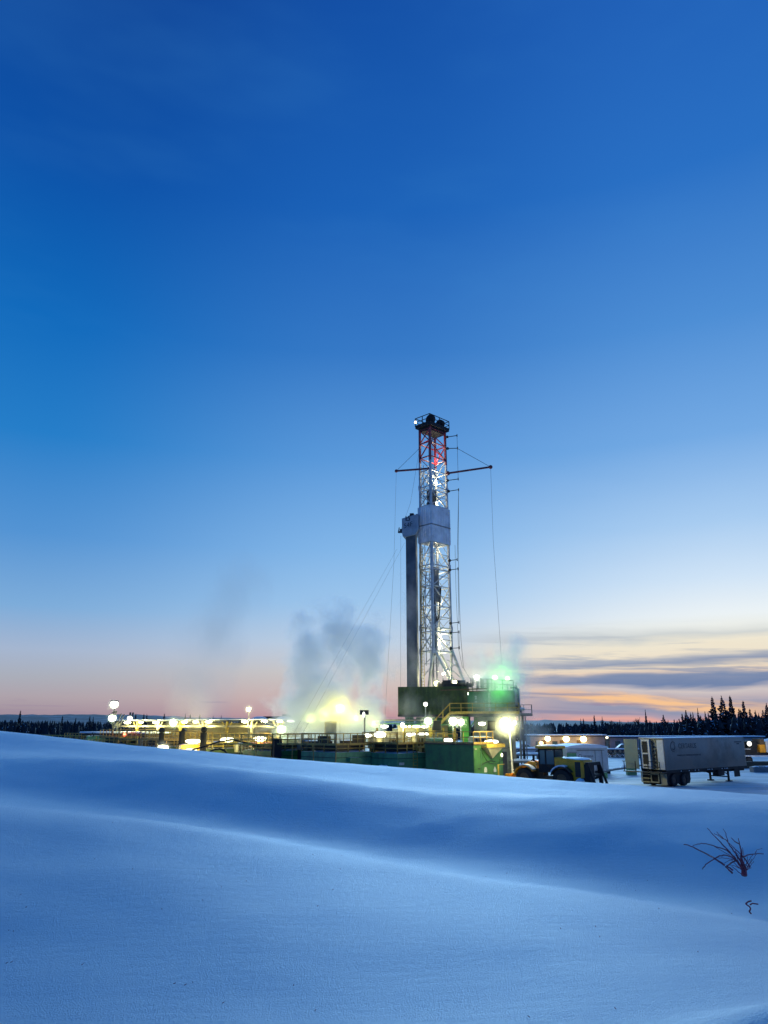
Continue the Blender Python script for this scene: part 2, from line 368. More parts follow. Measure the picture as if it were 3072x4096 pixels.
for j, s in enumerate(S):
    u = 384 + s*F/CT; u = min(max(u, -60), 830)
    ys = np.array([natspl(U, PY[:, k], u) for k in range(PY.shape[1])]); hs = np.array([natspl(U, PH[:, k], u) for k in range(PY.shape[1])])
    ys[-4:] = ys[-5] + np.array([2.2, 6, 11, 14])
    zf = pchip(ys, hs, np.clip(fineY, ys[0], ys[-1]))
    zs = np.convolve(np.pad(zf, 60, mode='edge'), ker, 'valid')
    wgt = np.clip((fineY-ys[7])/2.0, 0, .8)*np.clip((ys[8]+1.5-fineY)/1.0, 0, 1) + np.clip((fineY-ys[10]+2.2)/1.2, 0, 1)*np.clip((ys[10]+1.2-fineY)/0.9, 0, 1)
    zf2 = zs*(1-wgt)+zf*wgt
    Z[:, j] = np.interp(np.clip(Yq, 1, 45), fineY, zf2)
mb = MB()
GX = np.zeros_like(Z)
for i, y in enumerate(Yq):
    for j, s in enumerate(S):
        GX[i, j] = s*max(y, 5.0)
for i, y in enumerate(Yq):
    for j, s in enumerate(S):
        x = GX[i, j]; z = Z[i, j]
        z += 0.045*mnoise.noise((x*0.35, y*0.5, 1.7)) + 0.018*mnoise.noise((x*1.1, y*1.5, 5.2))
        z += 0.16*math.exp(-((x-2.7)/0.9)**2-((y-5.15)/0.35)**2)            # drift in the near right corner
        z += 0.30*math.exp(-((x-6.6)/0.5)**2-((y-11.9)/0.75)**2) - 0.10*math.exp(-((x-5.3)/0.5)**2-((y-10.9)/0.5)**2)
        mb.v.append((x, y, z+EYE))
        Z[i, j] = z
for i in range(len(Yq)-1):
    for j in range(NS-1): mb.f.append((i*NS+j, i*NS+j+1, (i+1)*NS+j+1, (i+1)*NS+j)); mb.mi.append(0)
tag(mb.build('snow_bank', sm, smooth=True), kind='structure')
def bank_z(x, y):
    i = int(np.clip(np.searchsorted(Yq, y), 0, len(Yq)-1)); s = x/max(y, 5.0); j = int(np.clip(np.searchsorted(S, s), 0, NS-1)); return float(Z[i, j])+EYE

# ------------------------------------------------------------------ yard ground
gm2 = bpy.data.materials.new('yard_snow'); gm2.use_nodes = True; N = NT(gm2.node_tree); b = gm2.node_tree.nodes['Principled BSDF']
c = N.n('ShaderNodeTexCoord').outputs['Object']
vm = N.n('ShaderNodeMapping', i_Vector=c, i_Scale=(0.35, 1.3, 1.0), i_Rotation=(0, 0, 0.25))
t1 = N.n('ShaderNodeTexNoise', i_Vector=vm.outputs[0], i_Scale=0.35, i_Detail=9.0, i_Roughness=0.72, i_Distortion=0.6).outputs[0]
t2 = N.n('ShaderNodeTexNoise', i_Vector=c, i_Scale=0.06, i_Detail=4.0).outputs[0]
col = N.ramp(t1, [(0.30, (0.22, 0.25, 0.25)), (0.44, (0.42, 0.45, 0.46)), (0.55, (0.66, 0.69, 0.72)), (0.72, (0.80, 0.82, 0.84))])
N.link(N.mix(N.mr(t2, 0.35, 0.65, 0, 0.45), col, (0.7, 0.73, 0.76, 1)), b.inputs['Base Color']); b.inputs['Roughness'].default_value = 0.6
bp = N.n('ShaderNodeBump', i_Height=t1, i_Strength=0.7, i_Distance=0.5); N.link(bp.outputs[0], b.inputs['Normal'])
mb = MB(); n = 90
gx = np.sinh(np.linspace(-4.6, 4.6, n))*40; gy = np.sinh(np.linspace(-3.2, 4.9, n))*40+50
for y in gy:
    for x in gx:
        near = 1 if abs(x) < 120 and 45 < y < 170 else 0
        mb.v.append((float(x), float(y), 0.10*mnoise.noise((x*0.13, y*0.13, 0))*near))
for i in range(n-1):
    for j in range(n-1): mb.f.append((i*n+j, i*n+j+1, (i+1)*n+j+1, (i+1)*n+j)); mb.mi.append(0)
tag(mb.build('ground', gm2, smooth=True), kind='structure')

# low wooded rise far off
hm = bpy.data.materials.new('wooded_hill'); hm.use_nodes = True; N = NT(hm.node_tree); b = hm.node_tree.nodes['Principled BSDF']
c = N.n('ShaderNodeTexCoord').outputs['Object']
k1 = N.n('ShaderNodeTexNoise', i_Vector=c, i_Scale=0.02, i_Detail=10.0, i_Roughness=0.75).outputs[0]
N.link(N.ramp(k1, [(0.35, (0.035, 0.04, 0.05)), (0.52, (0.10, 0.11, 0.13)), (0.68, (0.30, 0.32, 0.36))]), b.inputs['Base Color']); b.inputs['Roughness'].default_value = 0.9
def hill(name, pts, Y, depth):
    mb = MB(); cols = []
    us = np.linspace(pts[0][0], pts[-1][0], 260)
    for u in us:
        v = np.interp(u, [p[0] for p in pts], [p[1] for p in pts]); zt = zrow(v, Y)+1.2*mnoise.noise((u*0.5, 0, 3))*Y/900+0.8*mnoise.noise((u*2.1, 0, 7))*Y/900
        x = xcol(u, Y, zt); cols.append([(x*(Y-depth)/Y, Y-depth, -1), (x, Y-depth*0.3, zt*0.75), (x, Y, zt), (x, Y+depth, -1)])
    for i, cc in enumerate(cols): mb.v += cc
    for i in range(len(cols)-1):
        for k in range(3): mb.f.append((i*4+k, (i+1)*4+k, (i+1)*4+k+1, i*4+k+1)); mb.mi.append(0)
    tag(mb.build(name, hm, smooth=True), kind='structure')
hill('hills', [(-400, 717), (-100, 715), (60, 714.5), (130, 714.5), (200, 717.5), (290, 719.5), (420, 721), (470, 721), (520, 720.3), (555, 720.0), (590, 721), (640, 722.5), (720, 722), (900, 719), (1200, 718)], 1400, 500)

# ------------------------------------------------------------------ spruces
def spruce_meshes(seed, tiers, Rr, jag, nbr):
    r = random.Random(seed); cr = MB(); tk = MB()
    tk.tube((0,0,0), (0,0,0.97), 0.012, 0.002, 6)
    z = 0.04
    for k in range(tiers):
        t = k/(tiers-1); z = 0.05+0.93*t**0.95
        rad = Rr*((1-t)**0.8*0.95+0.06)*(0.72+0.5*r.random())
        nb = max(4, int(nbr*(1-0.45*t)))
        a0 = r.random()*6.28
        for q in range(nb):
            a = a0+6.283*q/nb+r.uniform(-.3, .3); L = rad*r.uniform(0.6, 1.15); dz = L*r.uniform(0.25, 0.65); wd = L*r.uniform(0.28, 0.5)+0.006
            ca, sa = math.cos(a), math.sin(a); px, py = -sa, ca
            zz = z+r.uniform(-.012, .012)
            p0 = (0, 0, zz+0.012); p1 = (ca*L*.55+px*wd*.6, sa*L*.55+py*wd*.6, zz-dz*.45-0.006); p2 = (ca*L*.55-px*wd*.6, sa*L*.55-py*wd*.6, zz-dz*.45-.006)
            p3 = (ca*L, sa*L, zz-dz+0.02*jag); p4 = (ca*L*.6, sa*L*.6, zz-dz*.35+.004); p5 = (ca*L*.7, sa*L*.7, zz-dz*.9-.03)
            cr.cur = 1 if r.random() < 0.2 else 0
            cr.add([p0, p1, p3, p2, p4], [(0, 1, 4), (1, 2, 4), (2, 3, 4), (3, 0, 4)])
            cr.cur = 0
            cr.add([p0, p3, p5], [(0, 1, 2)])
    return cr, tk
protos = []
for sd, ti, rr, nb in ((1, 30, 0.13, 9), (2, 26, 0.16, 9), (3, 34, 0.10, 8), (4, 24, 0.19, 10)):
    cr, tk = spruce_meshes(sd, ti, rr, 1, nb); t = thing('spruce_tree', 'x', 'spruce')
    cr.build('crown', [M['needle'], M['treesnow']], t); tk.build('trunk', M['bark'], t); protos.append(t)
usedp = set()
def spruce(u, v, Y, kind, label, group, wide=1.0):
    p = protos[kind]
    if kind in usedp: o = copy_tree(p)
    else: o = p; usedp.add(kind)
    h = zrow(v, Y); o.location = (xcol(u, Y, h), Y, 0); o.rotation_euler = (0, 0, rnd.random()*6.28); o.scale = (h*wide*1.25, h*wide*1.25, h); tag(o, label, 'spruce', group); return o
G1 = 'spruces of the dark stand behind the trailer'
for k, (u, v, lab) in enumerate([
    (711.8, 696.4, 'first of the three tallest dark spruces above the trailer roof'), (721.2, 695.5, 'middle and fullest of the three tallest spruces above the trailer'),
    (729.7, 695.5, 'last of the three tallest spruces above the front of the trailer'), (742.8, 700.6, 'tall dark spruce standing alone just right of the tallest three'),
    (766.2, 703.0, 'tall spruce cut by the right picture edge'), (697.3, 707.7, 'thin pole-like spruce with bare tip left of the tallest three'),
    (645.1, 709.5, 'lone narrow dark spruce beside the bare birches on the hill line'), (663.1, 714.7, 'short broad spruce with a rounded head left of the trailer logo')]):
    spruce(u, v, 175+k*3, [0, 1, 0, 0, 1, 2, 2, 3][k], lab, G1, [1.15, 1.25, 1.15, 1.1, 1.2, 0.7, 0.8, 1.3][k])
for k, (u, v) in enumerate([(749.4, 708.6), (755, 710), (704.8, 711.4), (685.6, 710), (681.9, 713.3), (690.3, 712.3), (692.6, 712), (738.6, 708.6), (740.5, 709.5), (727, 708.6), (708, 712), (762.5, 710),
        (715.5, 713), (717, 716), (725, 714), (733.5, 712), (746, 713), (752, 714), (758.5, 713), (700.5, 715.5), (687, 717), (695, 717), (668, 720), (674, 719.5), (679, 718.5), (735.5, 716), (764.5, 713), (712.5, 719), (721, 720), (730, 720), (742, 719), (759, 719)]):
    spruce(u, v, 165+(k*17 % 40), k % 4, 'smaller dark spruce packed in the stand around the tallest spruces', 'smaller spruces of the dark stand', 1.1)
for u, v, lab in [(580.5, 718.6, 'left one of a pair of small spruces above the long camp roof'), (583.2, 718.2, 'right one of a pair of small spruces above the long camp roof'), (594, 714.9, 'thin ragged spruce standing above the end of the lit camp building'),
        (602, 716.5, 'bushy spruce beside the first bare birch above the camp'), (619.4, 719.8, 'tiny spruce top under the second bare birch'), (628, 720.5, 'tiny spruce top between the birches and the lone narrow spruce')]:
    spruce(u, v, 230, rnd.choice([0, 2]), lab, 'small spruces above the camp', 0.9)
for u, v, lab in [(20.7, 710.4, 'tall dark spruce with a clubbed top at far left above the treeline'), (62.7, 715.8, 'broad-headed spruce rising from the left treeline'), (76, 717.6, 'short spruce between the broad-headed one and the thin pair'), (90, 715.8, 'thin left spruce of a pair before the light mast'),
        (93.5, 716.6, 'thin right spruce of a pair before the light mast'), (136, 713.4, 'dark stubby spruce behind the left end of the shelter roof'), (144, 713.6, 'left spruce of a close pair behind the shelter roof'), (147, 713.8, 'right spruce of a close pair behind the shelter roof'),
        (164.5, 713.4, 'slender spruce midway behind the shelter roof'), (185.6, 713.4, 'pointed spruce behind the shelter roof right of the bright round lamp'), (190.5, 714, 'small spruce close right of the pointed spruce'), (200, 714, 'spruce behind the shelter roof above the third black stack'),
        (213.5, 715.8, 'small spruce standing past the third black stack'), (221.4, 715.3, 'last dark spruce on the skyline before the thin lit flare pole')]:
    spruce(u, v, 240, [0, 2, 0, 1][int(u) % 4], lab, 'spruces on the left skyline', 0.95)
# far wood as one mass
tl = MB(); rt = random.Random(3)
def conebits(x, y, h, rr):
    nt = 5; n = 6
    for k in range(nt):
        z0 = h*(0.03+0.19*k)*rt.uniform(.9, 1.1); z1 = min(h, z0+h*0.34); r0 = rr*(1-k/nt*0.85)*rt.uniform(.75, 1.25); a0 = rt.random()*6.28
        vs = [(x, y, z1)]+[(x+math.cos(a0+6.283*i/n)*r0*rt.uniform(.6, 1.25), y+math.sin(a0+6.283*i/n)*r0*rt.uniform(.6, 1.25), z0+rt.uniform(-.1, .1)*h*0.5) for i in range(n)]
        fs_ = [(0, 1+i, 1+(i+1) % n) for i in range(n)]; tl.cur = 0; tl.add(vs, fs_)
        if rt.random() < .5:      # a thin load of snow on one bough
            i = rt.randrange(n); a, b, c = (Vector(vs[q]) for q in fs_[i]); m1 = a.lerp(b, .55); m2 = a.lerp(c, .5); m3 = b.lerp(c, .5).lerp(a, .3); ou = Vector((m3.x-x, m3.y-y, .05)).normalized()*.08
            tl.cur = 1; tl.add([m1+ou, m2+ou, m3+ou*2], [(0, 1, 2)])
def band(pts, Y0, Y1, count):
    for k in range(count):
        u = rt.uniform(pts[0][0], pts[-1][0]); Y = rt.uniform(Y0, Y1); v = np.interp(u, [p[0] for p in pts], [p[1] for p in pts])
        h = zrow(v+rt.uniform(-1.0, 2.5)+(1.5 if rt.random() < .5 else 0), Y)
        conebits(xcol(u, Y, h), Y, h, h*rt.uniform(.16, .28))
band([(-260, 719), (0, 720), (40, 720.8), (100, 721), (150, 719.5), (210, 720), (260, 721), (320, 722.5), (400, 724)], 200, 330, 1500)
band([(400, 724), (500, 723.5), (560, 723), (640, 722.5), (668, 721.5)], 260, 420, 700)
band([(640, 723), (668, 722), (690, 718.5), (715, 716), (760, 715), (820, 713), (1000, 712)], 170, 230, 700)
tag(tl.build('treeline', [M['needle'], M['treesnow']]), 'far dark spruce wood along the horizon', None, None, 'stuff')

# leafless birches
def bare_tree(u, v, Y, label, wd):
    h = zrow(v, Y); t = thing('birch_tree', label, 'birch', (xcol(u, Y, h), Y, 0), 0, 'bare birches on the hill line'); r = random.Random(int(u))
    tr = MB(); tr.tube((0,0,0), (0,0,h*.6), 0.16, 0.08, 6); tr.build('trunk', M['bark'], t)
    cr = MB()
    def grow(p, dr, L, rad, dep):
        q = p+dr*L; cr.tube(p, q, rad, rad*.6, 4)
        if dep == 0: return
        for k in range(4 if dep > 1 else 3):
            nd = (dr+Vector((r.uniform(-1, 1)*wd, r.uniform(-1, 1)*wd, r.uniform(-.1, .5)))*.75).normalized(); grow(p+dr*L*r.uniform(.5, 1), nd, L*.66, rad*.6, dep-1)
    for k in range(7): grow(Vector((0,0,h*(.35+.04*k))), Vector((r.uniform(-1, 1)*wd, r.uniform(-1, 1)*wd, .8)).normalized(), h*.2, .07, 3)
    cr.build('crown', M['bark'], t)
bare_tree(606.5, 717.5, 235, 'bare round birch beside the bushy spruce above the camp', .9)
bare_tree(617.5, 718.5, 235, 'low spreading bare birch between the first birch and the lone spruce', 1.2)
bare_tree(639.5, 716, 235, 'bare birch with wide crown just left of the lone narrow spruce', 1.1)
bare_tree(653.5, 718, 235, 'thin pale bare birch just right of the lone narrow spruce', 1.0)

# ------------------------------------------------------------------ twigs in the foreground
def P2(x, y, Y):  # zoomed-photo coords -> world at distance Y
    return wp((2600+x/3.515)/4, (3200+y/3.515)/4, Y)
base = P2(1320, 1000, 11.6)
sh = thing('willow_shrub', 'bare red-brown willow shrub poking out of the snow bank', 'shrub', base)
def stem(pts, r0, r1, Yo):
    mb = MB(); n = len(pts)
    ps = [P2(x, y, 11.6+Yo*(1-i/(n-1))+0.12*math.sin(i*2.1+x)) - base for i, (x, y) in enumerate(pts)]
    # gentle subdivision
    out = []
    for i in range(n-1):
        for k in range(3):
            t = k/3; p = ps[i].lerp(ps[i+1], t); out.append(p+Vector((rs.uniform(-1, 1), rs.uniform(-1, 1), rs.uniform(-1, 1)))*0.004)
    out.append(ps[-1]); mb.path(out, r1*.75, 6, r0*.85); mb.build('stem', M['twig'], sh, smooth=True)
rs = random.Random(5)
for pts, r0, r1, Yo in [
    ([(805, 398), (890, 490), (1000, 600), (1085, 695), (1150, 770), (1240, 870), (1320, 1000)], .016, .006, .3),
    ([(940, 450), (1010, 520), (1085, 580), (1150, 680), (1230, 790), (1300, 900), (1330, 1010)], .016, .005, .1),
    ([(1030, 400), (1065, 470), (1088, 560), (1095, 590)], .009, .004, .15), ([(895, 468), (960, 500), (1030, 545)], .008, .004, .15),
    ([(1245, 540), (1258, 620), (1278, 700), (1285, 790), (1300, 900)], .018, .006, -.2), ([(1140, 530), (1190, 580), (1245, 610)], .011, .005, -.2),
    ([(1110, 600), (1200, 690), (1290, 770), (1350, 850), (1410, 945)], .012, .006, -.1),
    ([(1600, 755), (1480, 757), (1390, 770), (1320, 795), (1260, 830), (1310, 960)], .014, .007, -.3), ([(1580, 680), (1500, 700), (1480, 750)], .006, .003, -.3),
    ([(470, 622), (530, 632), (640, 680), (800, 760), (920, 830), (1045, 915)], .015, .008, .2), ([(600, 640), (670, 615), (750, 612), (850, 630), (960, 665), (1085, 705), (1170, 790)], .011, .006, .3),
    ([(735, 975), (780, 910), (900, 830), (980, 785), (1060, 772), (1150, 800), (1230, 870), (1310, 990)], .013, .008, .1),
    ([(1080, 930), (1130, 890), (1205, 850)], .013, .01, -.1), ([(1060, 935), (1110, 985), (1155, 1025)], .016, .012, -.1), ([(1080, 925), (1140, 965), (1160, 985)], .014, .012, -.12),
    ([(1150, 930), (1240, 1010), (1340, 1075)], .007, .005, -.15), ([(950, 815), (1050, 815), (1150, 830)], .006, .004, .1), ([(1040, 885), (1120, 850), (1200, 830)], .006, .004, .1),
    ([(900, 650), (1010, 710), (1110, 770), (1200, 840)], .006, .004, .2), ([(1200, 770), (1270, 860), (1400, 950)], .006, .005, -.1), ([(1365, 790), (1370, 850), (1340, 950)], .006, .004, -.1)]:
    stem(pts, r0, r1, Yo)
for k in range(16):
    x0, y0 = 1320+rs.uniform(-40, 30), 985+rs.uniform(-25, 30); a = rs.uniform(-2.6, -.5); L = rs.uniform(110, 330); b_ = rs.uniform(-.25, .25)
    stem([(x0+math.cos(a+b_*t)*L*t, y0+math.sin(a+b_*t)*L*t) for t in (1.0, .66, .33, 0)], .006, .004, rs.uniform(-.3, .3))
mb = MB(); pp = [P2(1300, 900, 11.6)-base, P2(1320, 960, 11.6)-base, P2(1325, 1060, 11.55)-base]; mb.path(pp, .028, 8, .04); mb.build('stump', M['twig'], sh, smooth=True)
tw = MB(); b2 = P2(1420, 1600, 8.9)
for pts, r in [([(1425, 1600), (1395, 1570), (1415, 1530), (1400, 1500), (1345, 1460), (1380, 1430), (1425, 1418)], .008), ([(1405, 1475), (1440, 1452), (1520, 1465)], .007)]:
    tw.path([P2(x, y, 8.9)-b2 for x, y in pts], r, 6)
tag(tw.build('twig', M['twig'], smooth=True, loc=b2), 'short crooked red twig sticking out of the snow below the shrub', 'twig')

sp = MB()
for k in range(70):
    y = rs.uniform(4.6, 14)**1.0; x = rs.uniform(-.55, .55)*y; z = bank_z(x, y); a = rs.random()*3.14; L = rs.uniform(.006, .022)
    sp.tube((x, y, z+.004), (x+math.cos(a)*L, y+math.sin(a)*L, z+.010), .003, .002, 4)
tag(sp.build('debris', M['twig']), 'tiny dark flecks of bark and twig scattered over the snow', None, None, 'stuff')
# ================================================================== lamps
LK = 0.22
LP = (1.0, 0.95, 0.40); LG = (0.82, 1.0, 0.50); LWH = (1.0, 0.97, 0.78)
def bulb(parent, loc, rx, ry, rz, lens, power, col, name='lens', off=(0, 0, 0), hood=True):
    mb = MB(); mb.ball(loc, rx, ry, rz, 16, 10); mb.build(name, M[lens], parent, smooth=True)  # lens enlarged to imitate the lamp's glare
    if hood:
        hb = MB(); hb.box(loc[0]-rx*0.8, loc[1]-ry*0.5, loc[2]+rz*0.75, loc[0]+rx*0.8, loc[1]+ry*0.8, loc[2]+rz*1.05); hb.build('housing', M['dark'], parent, bevel=0.02)
    if power: light('lamp_or_fill', (loc[0]+off[0], loc[1]+off[1], loc[2]+off[2]), power*LK, col, parent, r=max(rx, rz)*0.9)
def round_flood(u, v, Y, r, label, group, lens='lensW', power=500, col=LWH, pole=None, arm=None, name='floodlight'):
    p = wp(u, v, Y); t = thing(name, label, 'floodlight', p, 0, group)
    bulb(t, (0, 0, 0), r, r*0.8, r, lens, power, col, off=(0, -r*1.25, -r*0.4))
    if pole is not None:
        mb = MB(); mb.tube((0, r*0.9, pole-p.z), (0, r*0.9, r*0.8), 0.07, 0.055, 8); mb.build('pole', M['grey'], t)
    return t
def strip_lamp(u, v, Y, wd, ht, label, group, lens='lensY', power=350, col=LP, rot=0.0, dz=0.0):
    p = wp(u, v, Y); t = thing('strip_lamp', label, 'lamp', p, 0, group); t.rotation_euler = (0, rot, 0)
    bulb(t, (0, 0, 0), wd/2, ht*0.45, ht/2, lens, power, col, off=(0, -0.3, -ht*0.9))
    return t

# ================================================================== mast
C0 = Vector((xcol(433.6, 90.5, 14), 90.5, 0)); A_, B_ = 3.3, 1.95
mast = thing('drilling_mast', 'tall pale lattice drilling mast with dark red top section above the steaming rig floor', 'drilling mast', C0, R(45))
zf = lambda v: zrow(v, 90.5)
zb, zt = 9.6, zf(425)
lv_red = [zf(v) for v in (430, 446, 457, 474)]
Z_RED = zf(459.5)
def taper(z): return 1.04 - 0.13*(z-zb)/(zt-zb)
def corner(i, z):
    k = taper(z); cx, cyy = A_/2, B_/2
    sx = (-1, 1, 1, -1)[i]; sy = (-1, -1, 1, 1)[i]
    return Vector((cx+sx*A_/2*k, cyy+sy*B_/2*k, z))
def leg(i, z0, z1, m, wdt=0.24):
    mb = MB(); mb.bar(corner(i, z0), corner(i, z1), wdt); mb.build('mast_leg', m, mast)
zsplay = zf(650)
for i in range(4):
    leg(i, zsplay if i in (0, 1, 2) else zb, Z_RED, M['steel']); leg(i, Z_RED+0.002, zt, M['red'])
def girts(vs, m, name, faces, w=.11, dbl=()):
    mb = MB()
    for k, v in enumerate(vs):
        z = zf(v)
        for i in range(4):
            mb.bar(corner(i, z), corner((i+1) % 4, z), w)
            if v in dbl: mb.bar(corner(i, z-.55), corner((i+1) % 4, z-.55), w)
    for k, (v0, v1) in enumerate(zip(vs[:-1], vs[1:])):
        za, zb2 = zf(v1), zf(v0)-(.55 if v0 in dbl else 0)
        for (i, j), pat in faces:
            c = pat[k % len(pat)]
            if c in '/x': mb.bar(corner(i, za), corner(j, zb2), w*.9)
            if c in '\\x': mb.bar(corner(j, za), corner(i, zb2), w*.9)
    return mb.build(name, m, mast)
# face (3,0) is seen on the left, (0,1) on the right; (2,1) and (3,2) stand behind
girts([541, 563.7, 585, 605, 626.6, 650.5], M['steel'], 'lower_bracing', [((3, 0), '/\\/xx'), ((0, 1), '\\/\\/\\'), ((2, 1), '\\-/-\\'), ((3, 2), '-/-\\-')], .12, (563.7, 626.6))
girts([455, 468.8, 484.8, 504], M['steel'], 'upper_bracing', [((3, 0), '\\/x-'), ((0, 1), '/\\x-'), ((2, 1), '/-\\-'), ((3, 2), '-\\--')], .11, (484.8,))
girts([427, 440.7, 455], M['red'], 'red_bracing', [((3, 0), 'x/'), ((0, 1), '/\\'), ((2, 1), '\\x'), ((3, 2), '/-')], .13)
for bays in (((541, 563.7), (563.7, 585), (585, 605), (605, 626.6), (626.6, 650.5)), ((468.8, 484.8), (484.8, 504))):   # light secondary members
  mb = MB()
  for va, vb in bays:
      zm = (zf(va)+zf(vb))/2; q = (zf(va)-zf(vb))/2
      for i in range(4):
          a, b = corner(i, zm), corner((i+1) % 4, zm); mb.bar(a, b, .06); mb.bar(a, corner(i, zm+q).lerp(corner((i+1) % 4, zm+q), .5), .05); mb.bar(b, corner(i, zm-q).lerp(corner((i+1) % 4, zm-q), .5), .05)
  mb.build('secondary_bracing', M['grey'], mast)
for v in (650.5, 626.6, 563.7, 484.8):   # splice plates
    z = zf(v)
    for i in range(4):
        mb = MB(); c = corner(i, z); mb.box(c.x-.17, c.y-.17, z-.35, c.x+.17, c.y+.17, z+.3)
        mb.build('splice_plate', M['steel'], mast)
# splayed A-frame legs
def toL(p): # world -> mast local
    q = Vector(p)-C0; c, s = math.cos(-R(45)), math.sin(-R(45)); return Vector((c*q.x-s*q.y, s*q.x+c*q.y, q.z))
for (i, u, Y, wdt) in [(0, 428.8, 91.6, .26), (0, 453.5, 90.9, .26), (1, 466.5, 92.0, .26), (1, 450.5, 93.0, .22), (2, 458, 95, .22)]:
    z = 9.55; ft = toL((xcol(u, Y, z), Y, z)); mb = MB(); mb.bar(corner(i, zsplay+0.3), ft, wdt); top = corner(i, zsplay)
    mb.build('raising_leg', M['steel'], mast)
mb = MB()
for (u0, v0, u1, v1) in [(440, 664, 452, 672), (447, 660, 459, 668), (452, 670, 461, 678), (444, 672, 456, 664), (425, 664, 431, 658), (424, 676, 430, 668)]:
    mb.bar(toL(wp(u0, v0, 91.3)), toL(wp(u1, v1, 91.8)), .09)
for v in (672, 664):
    mb.bar(toL(wp(424, v, 92)), toL(wp(440, v-.6, 91.2)), .07)
mb.build('base_bracing', M['steel'], mast)
# crown
mb = MB(); k = 1.0; ex = 0.30
x0, y0, x1, y1 = -ex, -ex, A_+ex, B_+ex
mb.box(x0, y0, zt, x1, y1, zt+0.30)
mb.box(.1, .1, zt-0.5, A_-.1, B_-.1, zt-.002); mb.box(x0+.3, y0+.3, zt-.25, x1-.3, y1-.3, zt-.002)
mb.build('crown_platform', M['black'], mast)
def railing(mb, pts, h, step=1.5, r=0.035, closed=False, toe=True, mid=True):
    n = len(pts); seq = list(zip(pts[:-1], pts[1:])) + ([(pts[-1], pts[0])] if closed else [])
    for p, q in seq:
        p = Vector(p); q = Vector(q); L = (q-p).length; k = max(1, round(L/step))
        for a in range(k+1):
            c = p.lerp(q, a/k); mb.bar(c, c+Vector((0, 0, h)), r*2)
        mb.bar(p+Vector((0, 0, h)), q+Vector((0, 0, h)), r*2)
        if mid: mb.bar(p+Vector((0, 0, h*.52)), q+Vector((0, 0, h*.52)), r*1.7)
        if toe: mb.bar(p+Vector((0, 0, .08)), q+Vector((0, 0, .08)), r*1.2, .15)
    return mb
mb = MB(); railing(mb, [(x0, y0, zt+.3), (x1, y0, zt+.3), (x1, y1, zt+.3), (x0, y1, zt+.3)], 1.15, 1.6, .04, True); mb.build('crown_railing', M['black'], mast)
for (sx, sy, hh) in [(.5, .25, 1.35), (A_-.7, .4, 1.3), (A_/2-.1, 0.9, .9), (A_-.3, B_-.2, 1.1)]:
    mb = MB(); mb.tube((sx-.22, sy, zt+.3+hh*.5), (sx+.22, sy, zt+.3+hh*.5), hh*.5, hh*.5, 18); mb.box(sx-.3, sy-.2, zt+.302, sx+.3, sy+.2, zt+.55); mb.build('crown_sheave', M['black'], mast)
mb = MB(); mb.ball((-.3, B_+.25, zt+.95), .16); mb.build('beacon', M['lensO'], mast, smooth=True)
# wind wall box in the middle
z0w, z1w = zf(541), zf(505)
mb = MB()
kk = taper(z0w); e = .17
for (a, b) in (((-e, -e), (A_+e, -e)), ((A_+e, -e), (A_+e, B_+e)), ((A_+e, B_+e), (-e, B_+e)), ((-e, B_+e), (-e, -e))):
    n = 14
    for q in range(n):
        p = Vector((a[0]+(b[0]-a[0])*q/n, a[1]+(b[1]-a[1])*q/n, 0)); r_ = Vector((a[0]+(b[0]-a[0])*(q+1)/n, a[1]+(b[1]-a[1])*(q+1)/n, 0))
        nn = Vector((b[1]-a[1], -(b[0]-a[0]), 0)).normalized()*(.03 if q % 2 else 0)
        dz = -0.5 if a[1] == -e and b[1] == -e else 0
        mb.add([p+nn+Vector((0, 0, z0w)), r_+nn+Vector((0, 0, z0w)), r_+nn+Vector((0, 0, z1w)), p+nn+Vector((0, 0, z1w))], [(0, 1, 2, 3)])
        mb.add([p+nn*1+Vector((0, 0, z0w)), p-nn+Vector((0, 0, z0w)), p-nn+Vector((0, 0, z1w)), p+nn+Vector((0, 0, z1w))], [(0, 1, 2, 3)])
mb.build('wind_wall', M['wwall'], mast)
mb = MB(); zb_ = zf(524); mb.box(-.21, -.21, zb_-.08, A_+.21, -.172, zb_+.08); mb.box(-.21, -.17, zb_-.08, -.172, B_+.2, zb_+.08); mb.build('wall_girt', M['grey'], mast)
# lines, ladder, hoses, top drive inside
mb = MB()
for k in range(8):
    xx = .75+.2*k; mb.tube((xx, B_*.5+(.12 if k % 2 else -.12), zf(566)), (xx*.9+.15, B_*.5, zt), .022, n=5)
mb.build('drilling_line', M['dark'], mast)
mb = MB(); mb.tube((A_*.5, B_*.5, zf(600)), (A_*.5, B_*.5, zf(572)), .5, .5, 14); mb.box(A_*.5-.5, B_*.5-.4, zf(598), A_*.5+.5, B_*.5+.4, zf(584)); mb.box(A_*.5-.62, B_*.5-.12, zf(572), A_*.5+.62, B_*.5+.12, zf(564)); mb.tube((A_*.5, B_*.5, zb), (A_*.5, B_*.5, zf(600)), .1)
mb.build('top_drive', M['grey'], mast, bevel=.03)
mb = MB(); mb.box(.9, .8, zf(497), 2.0, 1.5, zf(487)); mb.tube((1.4, .8, zf(500)), (1.4, 1.5, zf(500)), .5, n=16); mb.build('travelling_block', M['dark'], mast)
mb = MB(); mb.tube((.45, .5, zb), (.45, .5, zf(545)), .13); mb.tube((.72, .35, zf(655)), (.72, .35, zf(566)), .16); mb.build('standpipe', M['grey'], mast, smooth=False)
mb = MB(); hp = []
for k in range(25):
    t = k/24; hp.append((.5+t*1.4, .3, zf(591)-(1-(2*t-1)**2)*3.6+ (0 if t < .5 else 1.6*(t-.5))))
mb.path(hp, .09, 8); mb.path([(.4, B_*.8, zf(640)), (.25, B_*.9, zf(600)), (.5, B_*.7, zf(570))], .05); mb.build('mud_hose', M['black'], mast, smooth=True)
